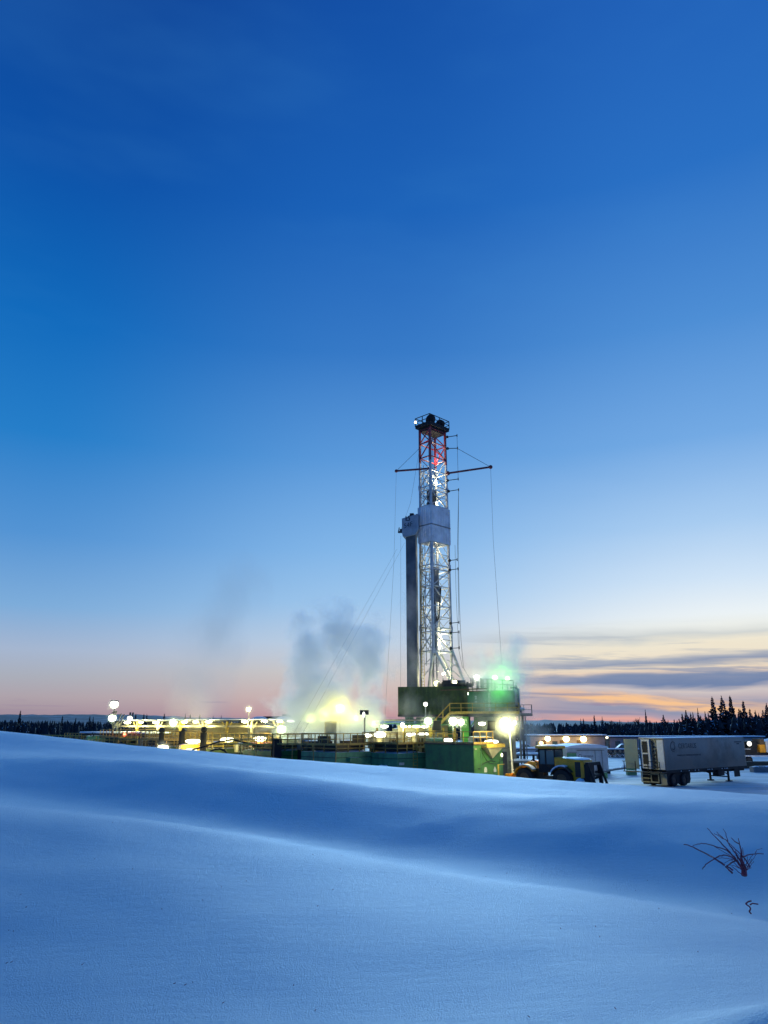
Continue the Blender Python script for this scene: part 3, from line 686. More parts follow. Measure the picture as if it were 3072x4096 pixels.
mb = MB()
lx, ly = -.22, B_-.15
mb.tube((lx, ly, zb), (lx, ly, zf(545)), .035, n=5); mb.tube((lx, ly-.45, zb), (lx, ly-.45, zf(545)), .035, n=5)
z = zb
while z < zf(545): mb.tube((lx, ly, z), (lx, ly-.45, z), .022, n=4); z += .36
mb.build('ladder', M['railY'], mast)
mb = MB()
for xx in (.3, 1.1, 1.9, 2.5):
    mb.tube((xx, B_*.75, zf(665)), (xx, B_*.72, zf(545)), .06, n=6)
    mb.tube((xx, B_*.75, zf(504)), (xx, B_*.72, zf(462)), .05, n=6)
mb.build('service_pipe', M['steel'], mast)
# stand-off brackets with cables on the far right leg
brk = [(449.6, 437.0, 457.0, 435.5), (450, 448.5, 457.5, 448.2), (450, 480.5, 458.2, 479), (451, 491.2, 458.6, 489.7), (452, 560.5, 457.2, 559.6), (452.2, 570, 458, 568.8), (453, 623.2, 458.9, 622.3), (453, 633, 459, 632), (453, 648.4, 459.3, 647.8)]
ends = []
for (u0, v0, u1, v1) in brk:
    p, q = toL(wp(u0-2.4, v0, 92.6)), toL(wp(u1, v1, 92.3)); mb = MB(); mb.bar(p, q, .08); mb.bar(q+Vector((0, 0, .18)), q-Vector((0, 0, .18)), .09); mb.ball(p, .2, nu=8, nv=6); mb.build('standoff_bracket', M['dark'], mast); ends.append(q)
mb = MB()
for a, b in ((0, 2), (3, 4), (5, 6), (7, 8)): mb.tube(ends[a], ends[b], .022, n=5)
e = ends
mb.path([e[3], toL(wp(458.2, 545, 92)), toL(wp(459.2, 600, 92)), toL(wp(461, 640, 91.5)), toL(wp(463.5, 668, 91)), toL(wp(472, 682, 90.6))], .025, 5)
mb.path([toL(wp(455, 545, 92)), toL(wp(456, 590, 92)), toL(wp(458.5, 648, 92)), toL(wp(462.5, 668, 92))], .02, 5)
mb.build('cable', M['dark'], mast)
# outrigger booms
lt, lr = wp(396.3, 471, 92.5), wp(431.5, 468.3, 90.7)
mb = MB(); mb.bar(toL(lr), toL(lt), .2); mb.ball(toL(lt), .22); o = mb.build('boom', M['boom'], mast)
rt_, rr_ = wp(490.6, 467.0, 91.0), wp(447.8, 473.3, 92.4)
mb = MB(); mb.bar(toL(rr_), toL(rt_), .2); mb.ball(toL(rt_), .26); mb.ball(toL(rr_), .3, nu=8, nv=6); mb.build('boom', M['boom'], mast)
mb = MB(); mb.tube(toL(lt), toL(wp(418.8, 449, 92.5)), .025, n=5); mb.build('boom_stay', M['dark'], mast)
mb = MB(); mb.tube(toL(rt_), toL(wp(457.5, 448.5, 92.3)), .03, n=5)
mb.build('boom_stay', M['dark'], mast)
mb = MB(); mb.path([toL(lt), toL(wp(394.0, 560, 91.8)), toL(wp(385.5, 708, 90.5)), toL(wp(383.5, 748, 90))], .013, 5); mb.build('tag_line', M['grey'], mast)
mb = MB(); mb.path([toL(rt_), toL(wp(493.2, 540, 91)), toL(wp(501.8, 665, 90)), toL(wp(502.3, 690, 89.6))], .017, 5); mb.build('tag_line', M['grey'], mast)
mb = MB(); mb.path([toL(wp(421.0, 440, 92)), toL(wp(410.5, 503, 92)), toL(wp(399.6, 533.5, 91))], .014, 5); mb.path([toL(wp(400.8, 536, 91)), toL(wp(400.6, 700, 90.4))], .013, 5); mb.build('tag_line', M['grey'], mast)
for u0, v0, u1, v1 in [(404.5, 543, 290, 757), (397, 549, 281, 756)]:
    p = wp(u0, v0, 91.4); q = wp(u1, v1, 78); dd = (q-p); mb = MB(); mb.tube(toL(p), toL(p+dd*1.0), .009, n=5); mb.build('guy_line', M['dark'], mast)

# dark square column with the numbered box
Yc = 92.0
colx = thing('pipe_column', 'tall dark square clad column left of the mast carrying a pale numbered box', 'column', (xcol(412.4, Yc, 18), Yc, 0), R(-14))
mb = MB(); hw = .62; zt_c = zrow(534.5, Yc); mb.box(-hw, -hw, 9.4, hw, hw, zt_c)
for k in range(9):
    zz = 11+2*k; mb.box(-hw-.012, -hw-.012, zz, hw+.012, hw+.012, zz+.05)
mb.build('shaft', M['colmn'], colx)
mb = MB(); zb0, zb1 = zrow(538.5, Yc), zrow(517.0, Yc)
mb.prism([(-1.06, zb0+.62), (-1.06, zb1-.35), (1.06, zb1+.12), (1.06, zb0+.95), (.7, zb0+.3), (-.62, zb0+.05), (-.95, zb0+.1)], -.85, .85); mb.build('number_box', M['boxgrey'], colx, bevel=.02)
mb = MB(); mb.box(-.15, -.3, zb1-.2, .35, .3, zb1+.42); mb.box(.62, -.2, zb1, .8, .2, zb1+.3); mb.box(-.4, -.3, zb1-.25, -.1, .3, zb1+.1); mb.build('winch', M['dark'], colx)
mb = MB(); mb.bar((-1.05, 0, zb0+.9), (-1.75, 0, zb0+.95), .22); mb.bar((-1.72, 0, zb0+.85), (-1.6, 0, zb0+1.55), .1); mb.box(-1.5, -.2, zb0+1.0, -1.2, .2, zb0+1.3); mb.build('bracket', M['dark'], colx)
lettering('lettering', '54F', .84, M['letter'], colx, (-.30, -.856, (zb0+zb1)/2+.12), (R(90), R(-14), 0), sx=.95, shear=.25)
mb = MB()   # emblem: slab B-like mark with a stroke
ex0, ez0 = -.28, (zb0+zb1)/2+.72
mb.box(ex0-.3, -.862, ez0, ex0-.16, -.85, ez0+.62); mb.bar((ex0-.16, -.856, ez0+.28), (ex0+.3, -.856, ez0+.74), .1, .012); mb.box(ex0-.15, -.862, ez0+.001, ex0+.28, -.85, ez0+.1); mb.box(ex0+.18, -.863, ez0+.101, ex0+.3, -.851, ez0+.4); mb.box(ex0-.02, -.8625, ez0+.3, ex0+.179, -.8505, ez0+.42)
mb.build('emblem', M['letter'], colx)

# ================================================================== rig floor block
A0 = Vector((xcol(398.3, 90.2, 8), 90.2, 0)); RB = R(-9)
rig = thing('rig_substructure', 'dark olive rig floor block on steel columns wrapped in steam', 'rig floor', A0, RB)
zT, zB = zrow(686.9, 90.2), zrow(714.6, 90.2)
mb = MB(); Lx = 8.1
n = 44
for (x0, y0, x1, y1) in ((0, 0, Lx, 0), (0, 5.2, 0, 0)):
    for q in range(n):
        a = Vector((x0+(x1-x0)*q/n, y0+(y1-y0)*q/n, 0)); b = Vector((x0+(x1-x0)*(q+1)/n, y0+(y1-y0)*(q+1)/n, 0)); nn = Vector((y1-y0, -(x1-x0), 0)).normalized()*(.035*math.sin(q*2.2)+.02)
        nb = Vector((y1-y0, -(x1-x0), 0)).normalized()*(.035*math.sin((q+1)*2.2)+.02)
        mb.add([a+nn+Vector((0, 0, zB)), b+nb+Vector((0, 0, zB)), b+nb+Vector((0, 0, zT)), a+nn+Vector((0, 0, zT))], [(0, 1, 2, 3)])
mb.box(.03, 5.1, zB, Lx, 5.2, zT); mb.box(Lx-.1, .06, zB, Lx, 5.099, zT-.3)
mb.build('wind_wall', M['olive'], rig)
mb = MB(); mb.box(-.06, -.1, zB-.24, Lx, 5.3, zB-.002); mb.box(8.1, -1.6, zB-.22, 13.6, 6, zB+.06); mb.build('floor_deck', M['dark'], rig)
mb = MB(); mb.box(10.7, -.2, zB+.062, 13.5, 5, zT-.5); mb.build('cladding', M['tarp'], rig)
mb = MB(); mb.box(4.5, 0.6, zT+.02, 8.6, 3.5, zT+.40); mb.box(5.2, .5, zT+.402, 6.2, 2.5, zT+.75); mb.box(9.6, .4, zT-.1, 10.0, 3, zT+.8); mb.tube((8.7, 1, zT+.1), (8.7, 1, zT+.9), .15); mb.tube((6.9, .6, zT+.41), (7.9, .6, zT+.41), .35); mb.box(10.3, .4, zT-.5, 10.55, 2.5, zT+.9)
for x in (4.6, 5.1, 7.4, 8.0, 9.2): mb.box(x, .45, zT-.2, x+.25, .7, zT+.55)
mb.build('floor_machinery', M['dark'], rig)
mb = MB(); mb.bar((5.0, -.07, zT-.42), (10.4, -.6, zT-.30), .14); mb.build('edge_beam', M['brown'], rig)
mb = MB(); railing(mb, [(8.5, .2, zT-.1), (13.4, -.15, zT-.46)], 1.05, 1.3, .03, toe=False); mb.build('roof_railing', M['dark'], rig)
zP = zrow(713.0, 88.6)
mb = MB(); railing(mb, [(6.1, -1.5, zP), (13.9, -1.5, zP)], 1.05, 1.35, .034, toe=False); mb.box(6.1, -1.56, zP-.14, 13.9, -1.4, zP+.16); mb.build('walkway_railing', M['railY'], rig)
mb = MB(); mb.box(6.1, -1.39, zP-.12, 13.9, -.12, zP); mb.build('walkway', M['brown'], rig)
mb = MB(); # stair down to the left
for yy in (-1.45, -.75):
    mb.bar((6.1, yy, zP-.05), (3.7, yy, zP-2.5), .08, .25); mb.bar((6.1, yy, zP+1.0), (3.7, yy, zP-1.45), .06)
    for k in range(4): mb.bar((6.1-.8*k, yy, zP-.82*k), (6.1-.8*k, yy, zP-.82*k+1.05), .06)
for k in range(11): mb.box(6.0-.23*k-.2, -1.4, zP-.24*k-.2, 6.0-.23*k, -.8, zP-.24*k-.16)
mb.build('stairway', M['railY'], rig)
gl = mat('lit_green_paint', (0.10, 0.42, 0.05), .5)  # front column's lamp-lit look put into a brighter green
for (x, y, m_, wd) in [(7.75, .2, gl, .78), (1.0, .6, M['green'], .5), (4.2, 2.5, M['green'], .5), (13.2, .5, M['grey'], .35), (1.0, 4.6, M['green'], .5), (7.9, 4.7, M['green'], .5), (13.2, 5.5, M['grey'], .4)]:
    mb = MB(); mb.box(x-wd/2, y-wd/2, 0, x+wd/2, y+wd/2, zB-.25); mb.box(x-wd, y-wd, 0, x+wd, y+wd, .12); mb.build('column', m_, rig)
mb = MB(); mb.bar((7.75, 0, zB-2.2), (6.6, 0, zB-.4), .14); mb.bar((7.75, 0, zB-2.2), (9.1, 0, zB-.4), .14); mb.bar((9.1, -.1, zB-.5), (9.1, -.1, zB-1.5), .1); mb.bar((1.0, .3, 1), (4.2, 2.3, zB-.6), .16); mb.bar((1, .9, zB-.6), (7.75, .4, zB-.6), .25); mb.build('brace', M['green'], rig)
mb = MB(); mb.box(1.9, 1.6, 0, 6.4, 4.3, zB-.3); mb.build('drawworks_skid', M['green'], rig)
mb = MB(); mb.box(8.7, .9, 0, 13.1, 4.9, zB-.26); mb.build('lower_cladding', M['tarp'], rig)
mb = MB(); mb.bar((6.0, -.6, 0), (6.9, -.6, 3.1), .3, .12); mb.bar((6.35, -.6, 0), (7.25, -.6, 3.1), .1, .12); mb.build('ramp', M['pale'], rig)
# doghouse
dg = thing('doghouse', 'green steel doghouse cabin on the rig floor with small white mark', 'cabin', A0, RB)
mb = MB(); zd = zrow(692, 89); mb.box(8.11, -.25, zB+.07, 10.45, 3.0, zd); mb.build('cabin_shell', M['green'], dg, bevel=.02)
mb = MB(); mb.box(8.0, -.36, zd+.002, 10.6, 3.1, zd+.12); mb.build('roof', M['brown'], dg)
mb = MB(); zc_ = zB+1.45; mb.box(8.95, -.262, zc_+.45, 9.2, -.252, zc_+.62); mb.box(9.0, -.262, zc_+.22, 9.16, -.252, zc_+.42); mb.bar((8.95, -.257, zc_+.12), (9.2, -.257, zc_+.3), .07, .01); mb.box(8.92, -.262, zc_-.1, 9.22, -.252, zc_); mb.build('emblem', M['letterw'], dg)
mb = MB(); mb.box(8.14, -.3, zd-.35, 8.24, -.252, zd-.08); mb.build('door_lamp', M['lensW'], dg)
# side balcony and exhausts on the right
bal = thing('service_balcony', 'small railed balcony with a snowy drum at the right end of the rig floor', 'balcony', wp(514, 714.6, 89.3), RB)
mb = MB(); mb.box(-.3, -.5, -.15, 2.1, 1.2, 0); mb.build('deck', M['dark'], bal)
mb = MB(); railing(mb, [(.2, -.45, 0), (2.05, -.45, 0), (2.05, 1.1, 0)], 1.08, .75, .03); mb.build('railing', M['grey'], bal)
mb = MB(); mb.tube((.75, .1, .55), (.75, .1, .62), .5, .55, 16); mb.ball((.75, .1, .62), .55, .55, .22); mb.build('snowy_drum', M['snowcap'], bal, smooth=True)
mb = MB(); mb.tube((.6, .1, 0), (.6, .1, .54), .07); mb.tube((.9, .1, 0), (.9, .1, .54), .07); mb.build('drum_stand', M['grey'], bal)
for k, (u0, vt, lab, r) in enumerate([(520.3, 690.5, 'pale vertical pipe with a hooked top beside the rig floor', .12), (523.4, 714, 'dark short vent pipe under the rig balcony', .15), (526.2, 716, 'thin vertical pipe under the outer end of the balcony', .07)]):
    Y = 88.4+k*.5; x = xcol(u0, Y, 4); t = thing('vent_pipe', lab, 'pipe', (x, Y, 0), 0, 'pipes beside the rig floor'); mb = MB(); z = zrow(vt, Y); mb.tube((0, 0, 0), (0, 0, z), r, n=10)
    if k == 0: mb.path([(0, 0, z), (-.1, 0, z+.25), (-.4, 0, z+.36), (-.9, 0, z+.36)], r, 10); mb.tube((-.02, 0, z), (-.25, 0, z+.7), .06)
    mb.build('pipe', [M['grey'], M['dark'], M['grey']][k], t, smooth=True); mb = MB(); mb.box(-.25, -.25, 0, .25, .25, .08); mb.build('base', M['dark'], t)
gt = thing('grey_tank', 'upright pale grey tank hung on the right side of the rig floor', 'tank', wp(516.8, 705.5, 89.0), RB)
mb = MB(); mb.box(-.45, 0, 0, .4, 1.0, 1.95); mb.build('shell', M['white'], gt, bevel=.08); mb = MB(); mb.box(-.5, -.06, -.8, .45, 1.1, -.002); mb.build('bracket', M['dark'], gt)

# lamps on and around the rig floor
GF = 'round floodlights on the rig floor roof'
for (u, v, Y, r, lab, pw, lens, cl) in [
    (436.8, 683.3, 90.6, .34, 'round white floodlight at the foot of the mast left leg', 900, 'lensY', LP), (454.9, 682.4, 90.3, .30, 'round floodlight at the foot of the mast middle legs', 900, 'lensY', LP),
    (443.0, 673.8, 91.5, .17, 'small round lamp clipped inside the mast base', 250, 'lensW', LWH), (472.5, 682.6, 90, .15, 'tiny lamp right of the mast legs on the rig roof', 100, 'lensW', LWH),
    (476.6, 677.2, 89.6, .33, 'white floodlight standing above the doghouse roof', 250, 'lensW', LWH), (494.8, 677.6, 89.4, .30, 'white floodlight glowing inside the green steam', 130, 'lensW', LG),
    (507.5, 678.4, 89.2, .26, 'white floodlight on the far right end of the rig roof', 90, 'lensW', LG)]:
    round_flood(u, v, Y, r, lab, GF, lens, pw, cl, pole=zT-.45)
def wash(loc, p, col=(1.0, .93, .66)): light('mast_wash', loc, p*1.25, col, mast, .25)  # added fill lights up the mast, without fixtures
wash((A_*.75, B_*.9, 10.8), 700, (1.0, .93, .5)); wash((A_*.8, B_*.75, 15), 250, (1, .94, .6)); wash((A_*.8, B_*.8, zf(632)), 130, (1, .94, .6)); wash((A_*.8, B_*.8, zf(598)), 110)
wash((A_*.8, B_*.8, zf(572)), 90); wash((A_*.8, B_*.8, zf(547)), 130); wash((A_*.85, B_*.8, zf(497)), 150); wash((A_*.85, B_*.8, zf(474)), 260); wash((A_*.8, B_*.75, zf(452)), 150); wash((A_*.5, B_*.5, zf(438)), 50, (1, .75, .6)); wash((A_*.3, B_*.3, zf(470)), 60); wash((A_*.3, B_*.3, zf(560)), 60); wash((A_*.3, B_*.3, zf(610)), 60)
# ================================================================== mud system along the bank
def grid45(u, Y, z=2.0): return Vector((xcol(u, Y, z), Y, 0))
R45 = R(45)
# ---- green house in front of the rig
mh = thing('mud_house', 'dark green steel skid house with a yellow hopper and a railed roof', 'steel house', grid45(474, 74), R45)
W1, L1, H1 = 4.55, 6.15, 3.46
mb = MB(); mb.box(0, 0, .25, W1, L1, H1); mb.build('wall', M['housegreen'], mh, bevel=.03)
mb = MB(); mb.box(-.1, -.1, H1+.002, W1+.1, L1+.1, H1+.12); mb.build('roof', M['brown'], mh)
mb = MB(); mb.mound(.2, 2.2, W1-.2, L1-.1, H1+.121, .10); mb.build('roof_snow', M['snowcap'], mh, smooth=True)
mb = MB(); mb.box(-.05, -.05, 0, W1+.05, L1+.05, .248); mb.build('skid', M['dark'], mh)
mb = MB(); railing(mb, [(-.05, L1, H1+.12), (-.05, -.05, H1+.12)], 1.1, 1.25, .035); railing(mb, [(-.05, -.05, H1+.12), (3.0, -.05, H1+.12)], 1.1, 1.1, .035); mb.build('railing', M['rail'], mh)
mb = MB(); mb.add([(1.35, -.03, H1-.25), (3.85, -.03, H1-.25), (2.6, -.03, H1-1.25), (1.35, -.62, H1-.25), (3.85, -.62, H1-.25), (2.6, -.25, H1-1.25)], [(0, 3, 5, 2), (3, 4, 5), (4, 1, 2, 5), (0, 2, 1)]); mb.build('hopper', M['pale'], mh)
mb = MB(); mb.box(1.15, -.7, H1-.248, 4.05, -.02, H1-.10); mb.box(1.15, -.7, H1-.098, 4.05, -.62, H1+.10); mb.build('hopper_rim', M['railY'], mh)
mb = MB(); mb.tube((2.75, -.75, 0), (2.75, -.75, 1.62), .075); mb.bar((2.68, -.75, 1.64), (3.7, -.75, 1.66), .05); mb.build('post', M['railY'], mh)
mb = MB(); mb.path([(1.0, -.03, 1.62), (1.7, -.05, 1.85), (2.5, -.06, 2.0), (3.2, -.05, 1.9)], .03, 6); mb.path([(.9, -.03, H1-.3), (1.9, -.05, 2.0), (2.4, -.05, 1.75), (3.4, -.05, 1.65), (4.3, -.03, 1.95), (W1+.02, -.03, 2.1)], .02, 5); mb.build('cable', M['dark'], mh)
mb = MB(); mb.box(.1, -.03, .3, 1.0, -.005, 2.3); mb.build('door', M['housegreen'], mh); o = _d = mb
mb = MB(); mb.box(.55, -.07, 1.28, .85, -.031, 1.36); mb.box(.15, -.08, .72, .5, -.031, .82); mb.build('handle', M['dark'], [c for c in mh.children if c.name.startswith('door')][-1])
mb = MB(); mb.box(1.05, -.06, .26, 1.1, -.004, H1-.3); mb.box(4.0, -.05, .26, 4.05, -.004, H1-.4); mb.build('frame_strip', M['teal'], mh)
mb = MB(); mb.box(1.5, -.012, .95, 1.95, -.003, 1.30); mb.box(1.58, -.012, 1.301, 1.87, -.003, 1.42); mb.build('notice', M['white'], mh)
mb = MB(); mb.box(1.5, -.012, .5, 1.95, -.003, .8); mb.build('notice', M['white'], mh)
mb = MB(); mb.add([(3.0, -.012, .93), (3.4, -.012, .93), (3.4, -.012, 1.15), (3.2, -.012, 1.45), (3.0, -.012, 1.15), (3.0, -.004, .93), (3.4, -.004, .93), (3.4, -.004, 1.15), (3.2, -.004, 1.45), (3.0, -.004, 1.15)], [(0, 1, 2, 3, 4), (5, 9, 8, 7, 6), (0, 5, 6, 1), (1, 6, 7, 2), (2, 7, 8, 3), (3, 8, 9, 4), (4, 9, 5, 0)]); mb.build('notice', M['white'], mh)
mb = MB(); mb.box(.1, -.06, H1-.42, .42, -.004, H1-.3); mb.build('vent', M['pale'], mh)
mb = MB(); mb.ball((4.25, -.12, H1-1.0), .1, .1, .18); mb.build('door_lamp', M['lensY'], mh, smooth=True)
mb = MB(); mb.box(W1+.2, .3, 0, W1+1.1, 2.5, 2.75); mb.build('lean_to', M['dark'], mh)

def tank(label, u, Y, W, L, H, m, group='mud tanks', railh=1.1, cat=True, snow=True, railm='rail', deck=None):
    t = thing('mud_tank', label, 'tank', grid45(u, Y), R45, group)
    mb = MB(); mb.box(0, 0, .2, W, L, H); mb.build('wall', M[m], t, bevel=.03)
    mb = MB(); mb.box(-.05, -.05, H-.55, W+.05, -.001, H-.5); mb.box(-.05, -.001, H-.55, -.001, L, H-.5); mb.box(-.06, -.06, 0, W+.06, L+.06, .198); mb.build('rib', M['dark'], t)
    if snow: mb = MB(); mb.mound(.05, .05, W-.05, L*.8, H+.002, .16); mb.build('snow_cap', M['snowcap'], t, smooth=True)
    zr = deck if deck else H
    mb = MB(); railing(mb, [(0, L, zr), (0, 0, zr), (W, 0, zr)], railh, 1.05, .036); 
    if deck: railing(mb, [(0, L, H), (0, 0, H), (W, 0, H)], deck-H, 1.6, .04, toe=False)
    mb.build('railing', M[railm], t)
    if deck:
        mb = MB(); mb.box(.02, .02, deck-.12, W, L, deck-.02); mb.build('catwalk', M['brown'], t)
        mb = MB(); mb.box(.9, 1.0, H+.17, W-.2, L-.3, deck-.13); mb.build('recess_shade', M['dark'], t)  # dark box put in for the shade of the recess under the catwalk
    return t
t2 = tank('grey-green tank with ladder and catwalk left of the dark green house', 397.4, 80, 4.3, 5.2, 2.5, 'teal', deck=3.43)
mb = MB()
for x in (2.2, 2.85): mb.tube((x, -.16, .1), (x, -.16, 4.4), .03, n=6)
for k in range(11): mb.tube((2.2, -.16, .3+.32*k), (2.85, -.16, .3+.32*k), .028, n=5)
mb.build('ladder', M['railY'], t2)
mb = MB(); mb.box(.25, -.012, 1.35, 1.0, -.003, 1.6); mb.build('sign', M['white'], t2)
mb = MB(); mb.box(-.5, 1.2, 1.05, -.004, 2.4, 1.2); mb.mound(-.5, 1.2, -.02, 2.4, 1.201, .16, 6); mb.build('bracket_shelf', M['snowcap'], t2)
t3 = tank('green tank with brown panelled rail deck in front of the yellow steam', 336, 79.2, 4.9, 5.6, 2.62, 'teal', deck=3.35)
mb = MB(); mb.box(.08, .06, 2.8, 2.0, .12, 3.22); mb.box(2.3, .06, 3.4, 4.2, .12, 4.3); mb.box(.05, 1, 3.4, .12, 3, 4.2); mb.build('panel', M['brown'], t3)
mb = MB(); mb.box(1.5, -.5, 1.7, 2.9, -.02, 2.1); mb.build('pump_box', M['teal'], t3)
t4 = tank('green tank under the black smoke-stack box with snow on its edge', 272, 84.5, 5.2, 5.5, 2.60, 'green', deck=3.2)
t5 = tank('yellow-edged tank at the end of the sagging black hose', 212, 92, 6, 6, 2.58, 'olive', deck=3.2, railm='railY')
t6 = tank('tank with rusty rails below the third black exhaust stack', 163, 100, 6, 6, 2.6, 'olive', deck=3.5)
t7 = tank('tank with rusty rails below the red beacon', 118, 108, 6, 6, 2.7, 'green', deck=3.6)
t8 = tank('last low tank at the far left end of the rig site', 80, 116, 6, 6, 2.7, 'teal', deck=3.0)
# clutter of pipes and posts along the catwalks, each its own thing
def pipe_run(name, label, pts, r, m='grey', cat='pipe', group=None, n=8):
    b = Vector(pts[0]); mb = MB(); mb.path([Vector(p)-b for p in pts], r, n); o = mb.build(name, M[m], smooth=True, loc=b); return tag(o, label, cat, group)
def hill_pts(uv, Y0, Y1): k = len(uv)-1; return [wp(u, v, Y0+(Y1-Y0)*i/k) for i, (u, v) in enumerate(uv)]
pipe_run('hose', 'black hose sagging from the rail apex down to both sides', hill_pts([(192, 750), (205, 746.5), (218, 742), (233.5, 739.8), (246, 743), (258, 744.5), (270, 744)], 88, 86), .09, 'black', 'hose')
pipe_run('hose', 'short arched black hose low by the snow edge', hill_pts([(210, 751.5), (215, 749.5), (220, 749), (224, 750.5), (227, 753)], 86, 86), .1, 'black', 'hose')
pipe_run('pipe', 'long pale pipe crossing above the lamps left of the rig floor', hill_pts([(384, 720.3), (424, 720.0)], 91, 88), .09, 'pale', 'pipe', 'overhead pipes left of the rig floor')
pipe_run('pipe', 'grey-green lower pipe running just under the long pale pipe', hill_pts([(384, 723.5), (426, 722.8)], 91, 88), .07, 'teal', 'pipe', 'overhead pipes left of the rig floor')
pipe_run('hose', 'dark hose drooping from the flare pole post to the deck', hill_pts([(262, 722), (268, 724.5), (276, 727), (284, 733)], 92, 92), .08, 'black', 'hose')
pipe_run('hose', 'black hose looping across the rails of the ladder tank', hill_pts([(383, 747), (388, 746.5), (391, 744.5), (396, 739.8)], 80, 81), .05, 'black', 'hose')
def gear(label, u, v, Y, wd, ht, m, cat='equipment', name='equipment_box', dp=1.2, snow=True, legs=True, det='dark', rot=.5):
    """machine box: body, lid, panel and feet; u,v = middle of its top"""
    p = wp(u, v, Y); t = thing(name, label, cat, (p.x, p.y, p.z-ht), rot)
    mb = MB(); mb.box(-wd/2, -dp/2, .12, wd/2, dp/2, ht); mb.build('body', M[m], t, bevel=.03)
    mb = MB()
    for k in range(max(2, int(wd/.45))):
        x = -wd/2+.15+k*.42
        if x+.26 < wd/2: mb.box(x, -dp/2-.03, .3, x+.26, -dp/2-.002, ht*.8)
    mb.build('panel', M[det], t)
    mb = MB()
    for sx in (-1, 1): mb.box(sx*wd*.38-.08, -dp*.45, -2.6 if legs else 0, sx*wd*.38+.08, dp*.45, .118)
    mb.build('support', M['dark'], t)
    if snow: mb = MB(); mb.mound(-wd/2, -dp/2, wd/2, dp/2, ht+.002, .12, 6); mb.build('snow_cap', M['snowcap'], t, smooth=True)
    return t
gear('yellow equipment skid under the broad white lamp', 193.5, 744.5, 94, 3.2, 1.3, 'yellow', det='railY')
gear('orange tarped box under the middle broad lamp', 261, 742.3, 89, 2.4, .7, 'orange', det='brown', snow=False)
gear('white boxed pump glowing beside the black box', 292, 738.5, 91, 2.6, 1.3, 'pale', det='pale')
gear('pale cream pump housing left of the sagging hose', 214, 742, 95, 2.6, 1.2, 'pale', det='brown')
gear('pale cream housing right of the sagging hose', 246, 743.5, 93, 2.4, 1.1, 'pale', det='brown')
gear('low brown motor box behind the rails of the panelled deck', 352, 740.5, 86, 2.4, 1.1, 'brown')
gear('brown pump box behind the rails near the black box', 318, 741, 86, 3.0, 1.1, 'brown')
gear('dark pump box with a pale gear wheel behind the rails', 305, 739.5, 86.5, 1.4, 1.2, 'grey')
gear('pale lit panel box behind the ladder tank rails', 378.5, 737.5, 84.5, 2.0, 1.25, 'pale', det='pale', snow=False)
gear('pale lit panel box left of the orange placard', 391, 737.5, 86.5, 1.6, 1.25, 'pale', det='brown', snow=False)
gear('white snow-topped machine between the ladder and the dark house', 420, 735, 84, 1.6, 1.4, 'pale', det='brown', snow=False)
gear('bright green box behind the railing of the dark green house', 436, 738, 83, 2.2, 1.5, 'teal', det='green', snow=False)
gear('grey snow-topped box behind the house roof railing', 481, 737, 84, 2.6, .8, 'grey', snow=True)
gear('low dark box with snowy top beneath the strip lamps', 406, 728.6, 90, 3.0, .7, 'pale', det='pale')
gear('pale green glowing shed front at the far left of the site', 98.5, 736, 114, 3.2, 2.0, 'teal', det='pale', snow=True)
gear('cream lit cabinet behind the rails below the red beacon', 135, 737.5, 112, 4.0, 1.8, 'pale', det='brown', snow=False)
gear('cream lit cabinet behind the first black stack', 151, 737.5, 109, 2.6, 1.8, 'pale', det='brown', snow=False)
gear('cream lit cabinet between the first and second black stacks', 172, 738, 104, 2.4, 1.6, 'pale', det='brown', snow=False)
tag_o = gear('square dark vent panel in a yellow frame beside the yellow lamp', 331, 723, 90, 1.25, 1.4, 'dark', det='black', snow=False, name='vent_unit', dp=.3, rot=.25)
mb = MB(); mb.bar((-.72, -.2, -.2), (-.72, -.2, 1.55), .11); mb.bar((-.72, -.2, 1.5), (.7, -.2, 1.5), .11); mb.bar((-.7, -.2, .9), (-.3, -.2, 1.45), .07); mb.build('frame', M['railY'], tag_o)
# black exhaust stacks
for (u, vt, vb, Y, r, ball, lab) in [(161.6, 728, 745, 98, .33, 1, 'first black exhaust stack with a round cap from the left'), (182, 729.5, 746, 94, .36, 0, 'second black exhaust stack with a slanted cap'), (203.6, 727, 746, 91, .38, 1, 'third black exhaust stack with a round cap by the yellow skid')]:
    z1 = zrow(vt, Y); t = thing('exhaust_stack', lab, 'exhaust stack', (xcol(u, Y, 4), Y, 0), 0, 'black exhaust stacks'); mb = MB(); mb.tube((0, 0, 0), (0, 0, z1-(.6 if ball else .3)), r, r, 14); mb.build('stack', M['black'], t, smooth=False)
    mb = MB()
    if ball: mb.ball((0, 0, z1-.3), .38, .38, .34)
    else: mb.prism([(-.4, z1-.298), (.1, z1-.298), (.5, z1-.1), (.15, z1+.2), (-.05, z1-.1)], -.3, .3)
    mb.build('cap', M['black'], t, smooth=bool(ball))
t = thing('stack_box', 'big square black stack box under the greenish round lamp', 'exhaust stack', (xcol(278.6, 85, 3), 83.5, 0), .5); mb = MB(); mb.box(-.42, -.42, 0, .42, .42, zrow(739.7, 83.5)); mb.build('casing', M['black'], t); mb = MB(); mb.box(-.5, -.5, zrow(739.6, 83.5), .5, .5, zrow(739, 83.5)); mb.build('rim', M['brown'], t)

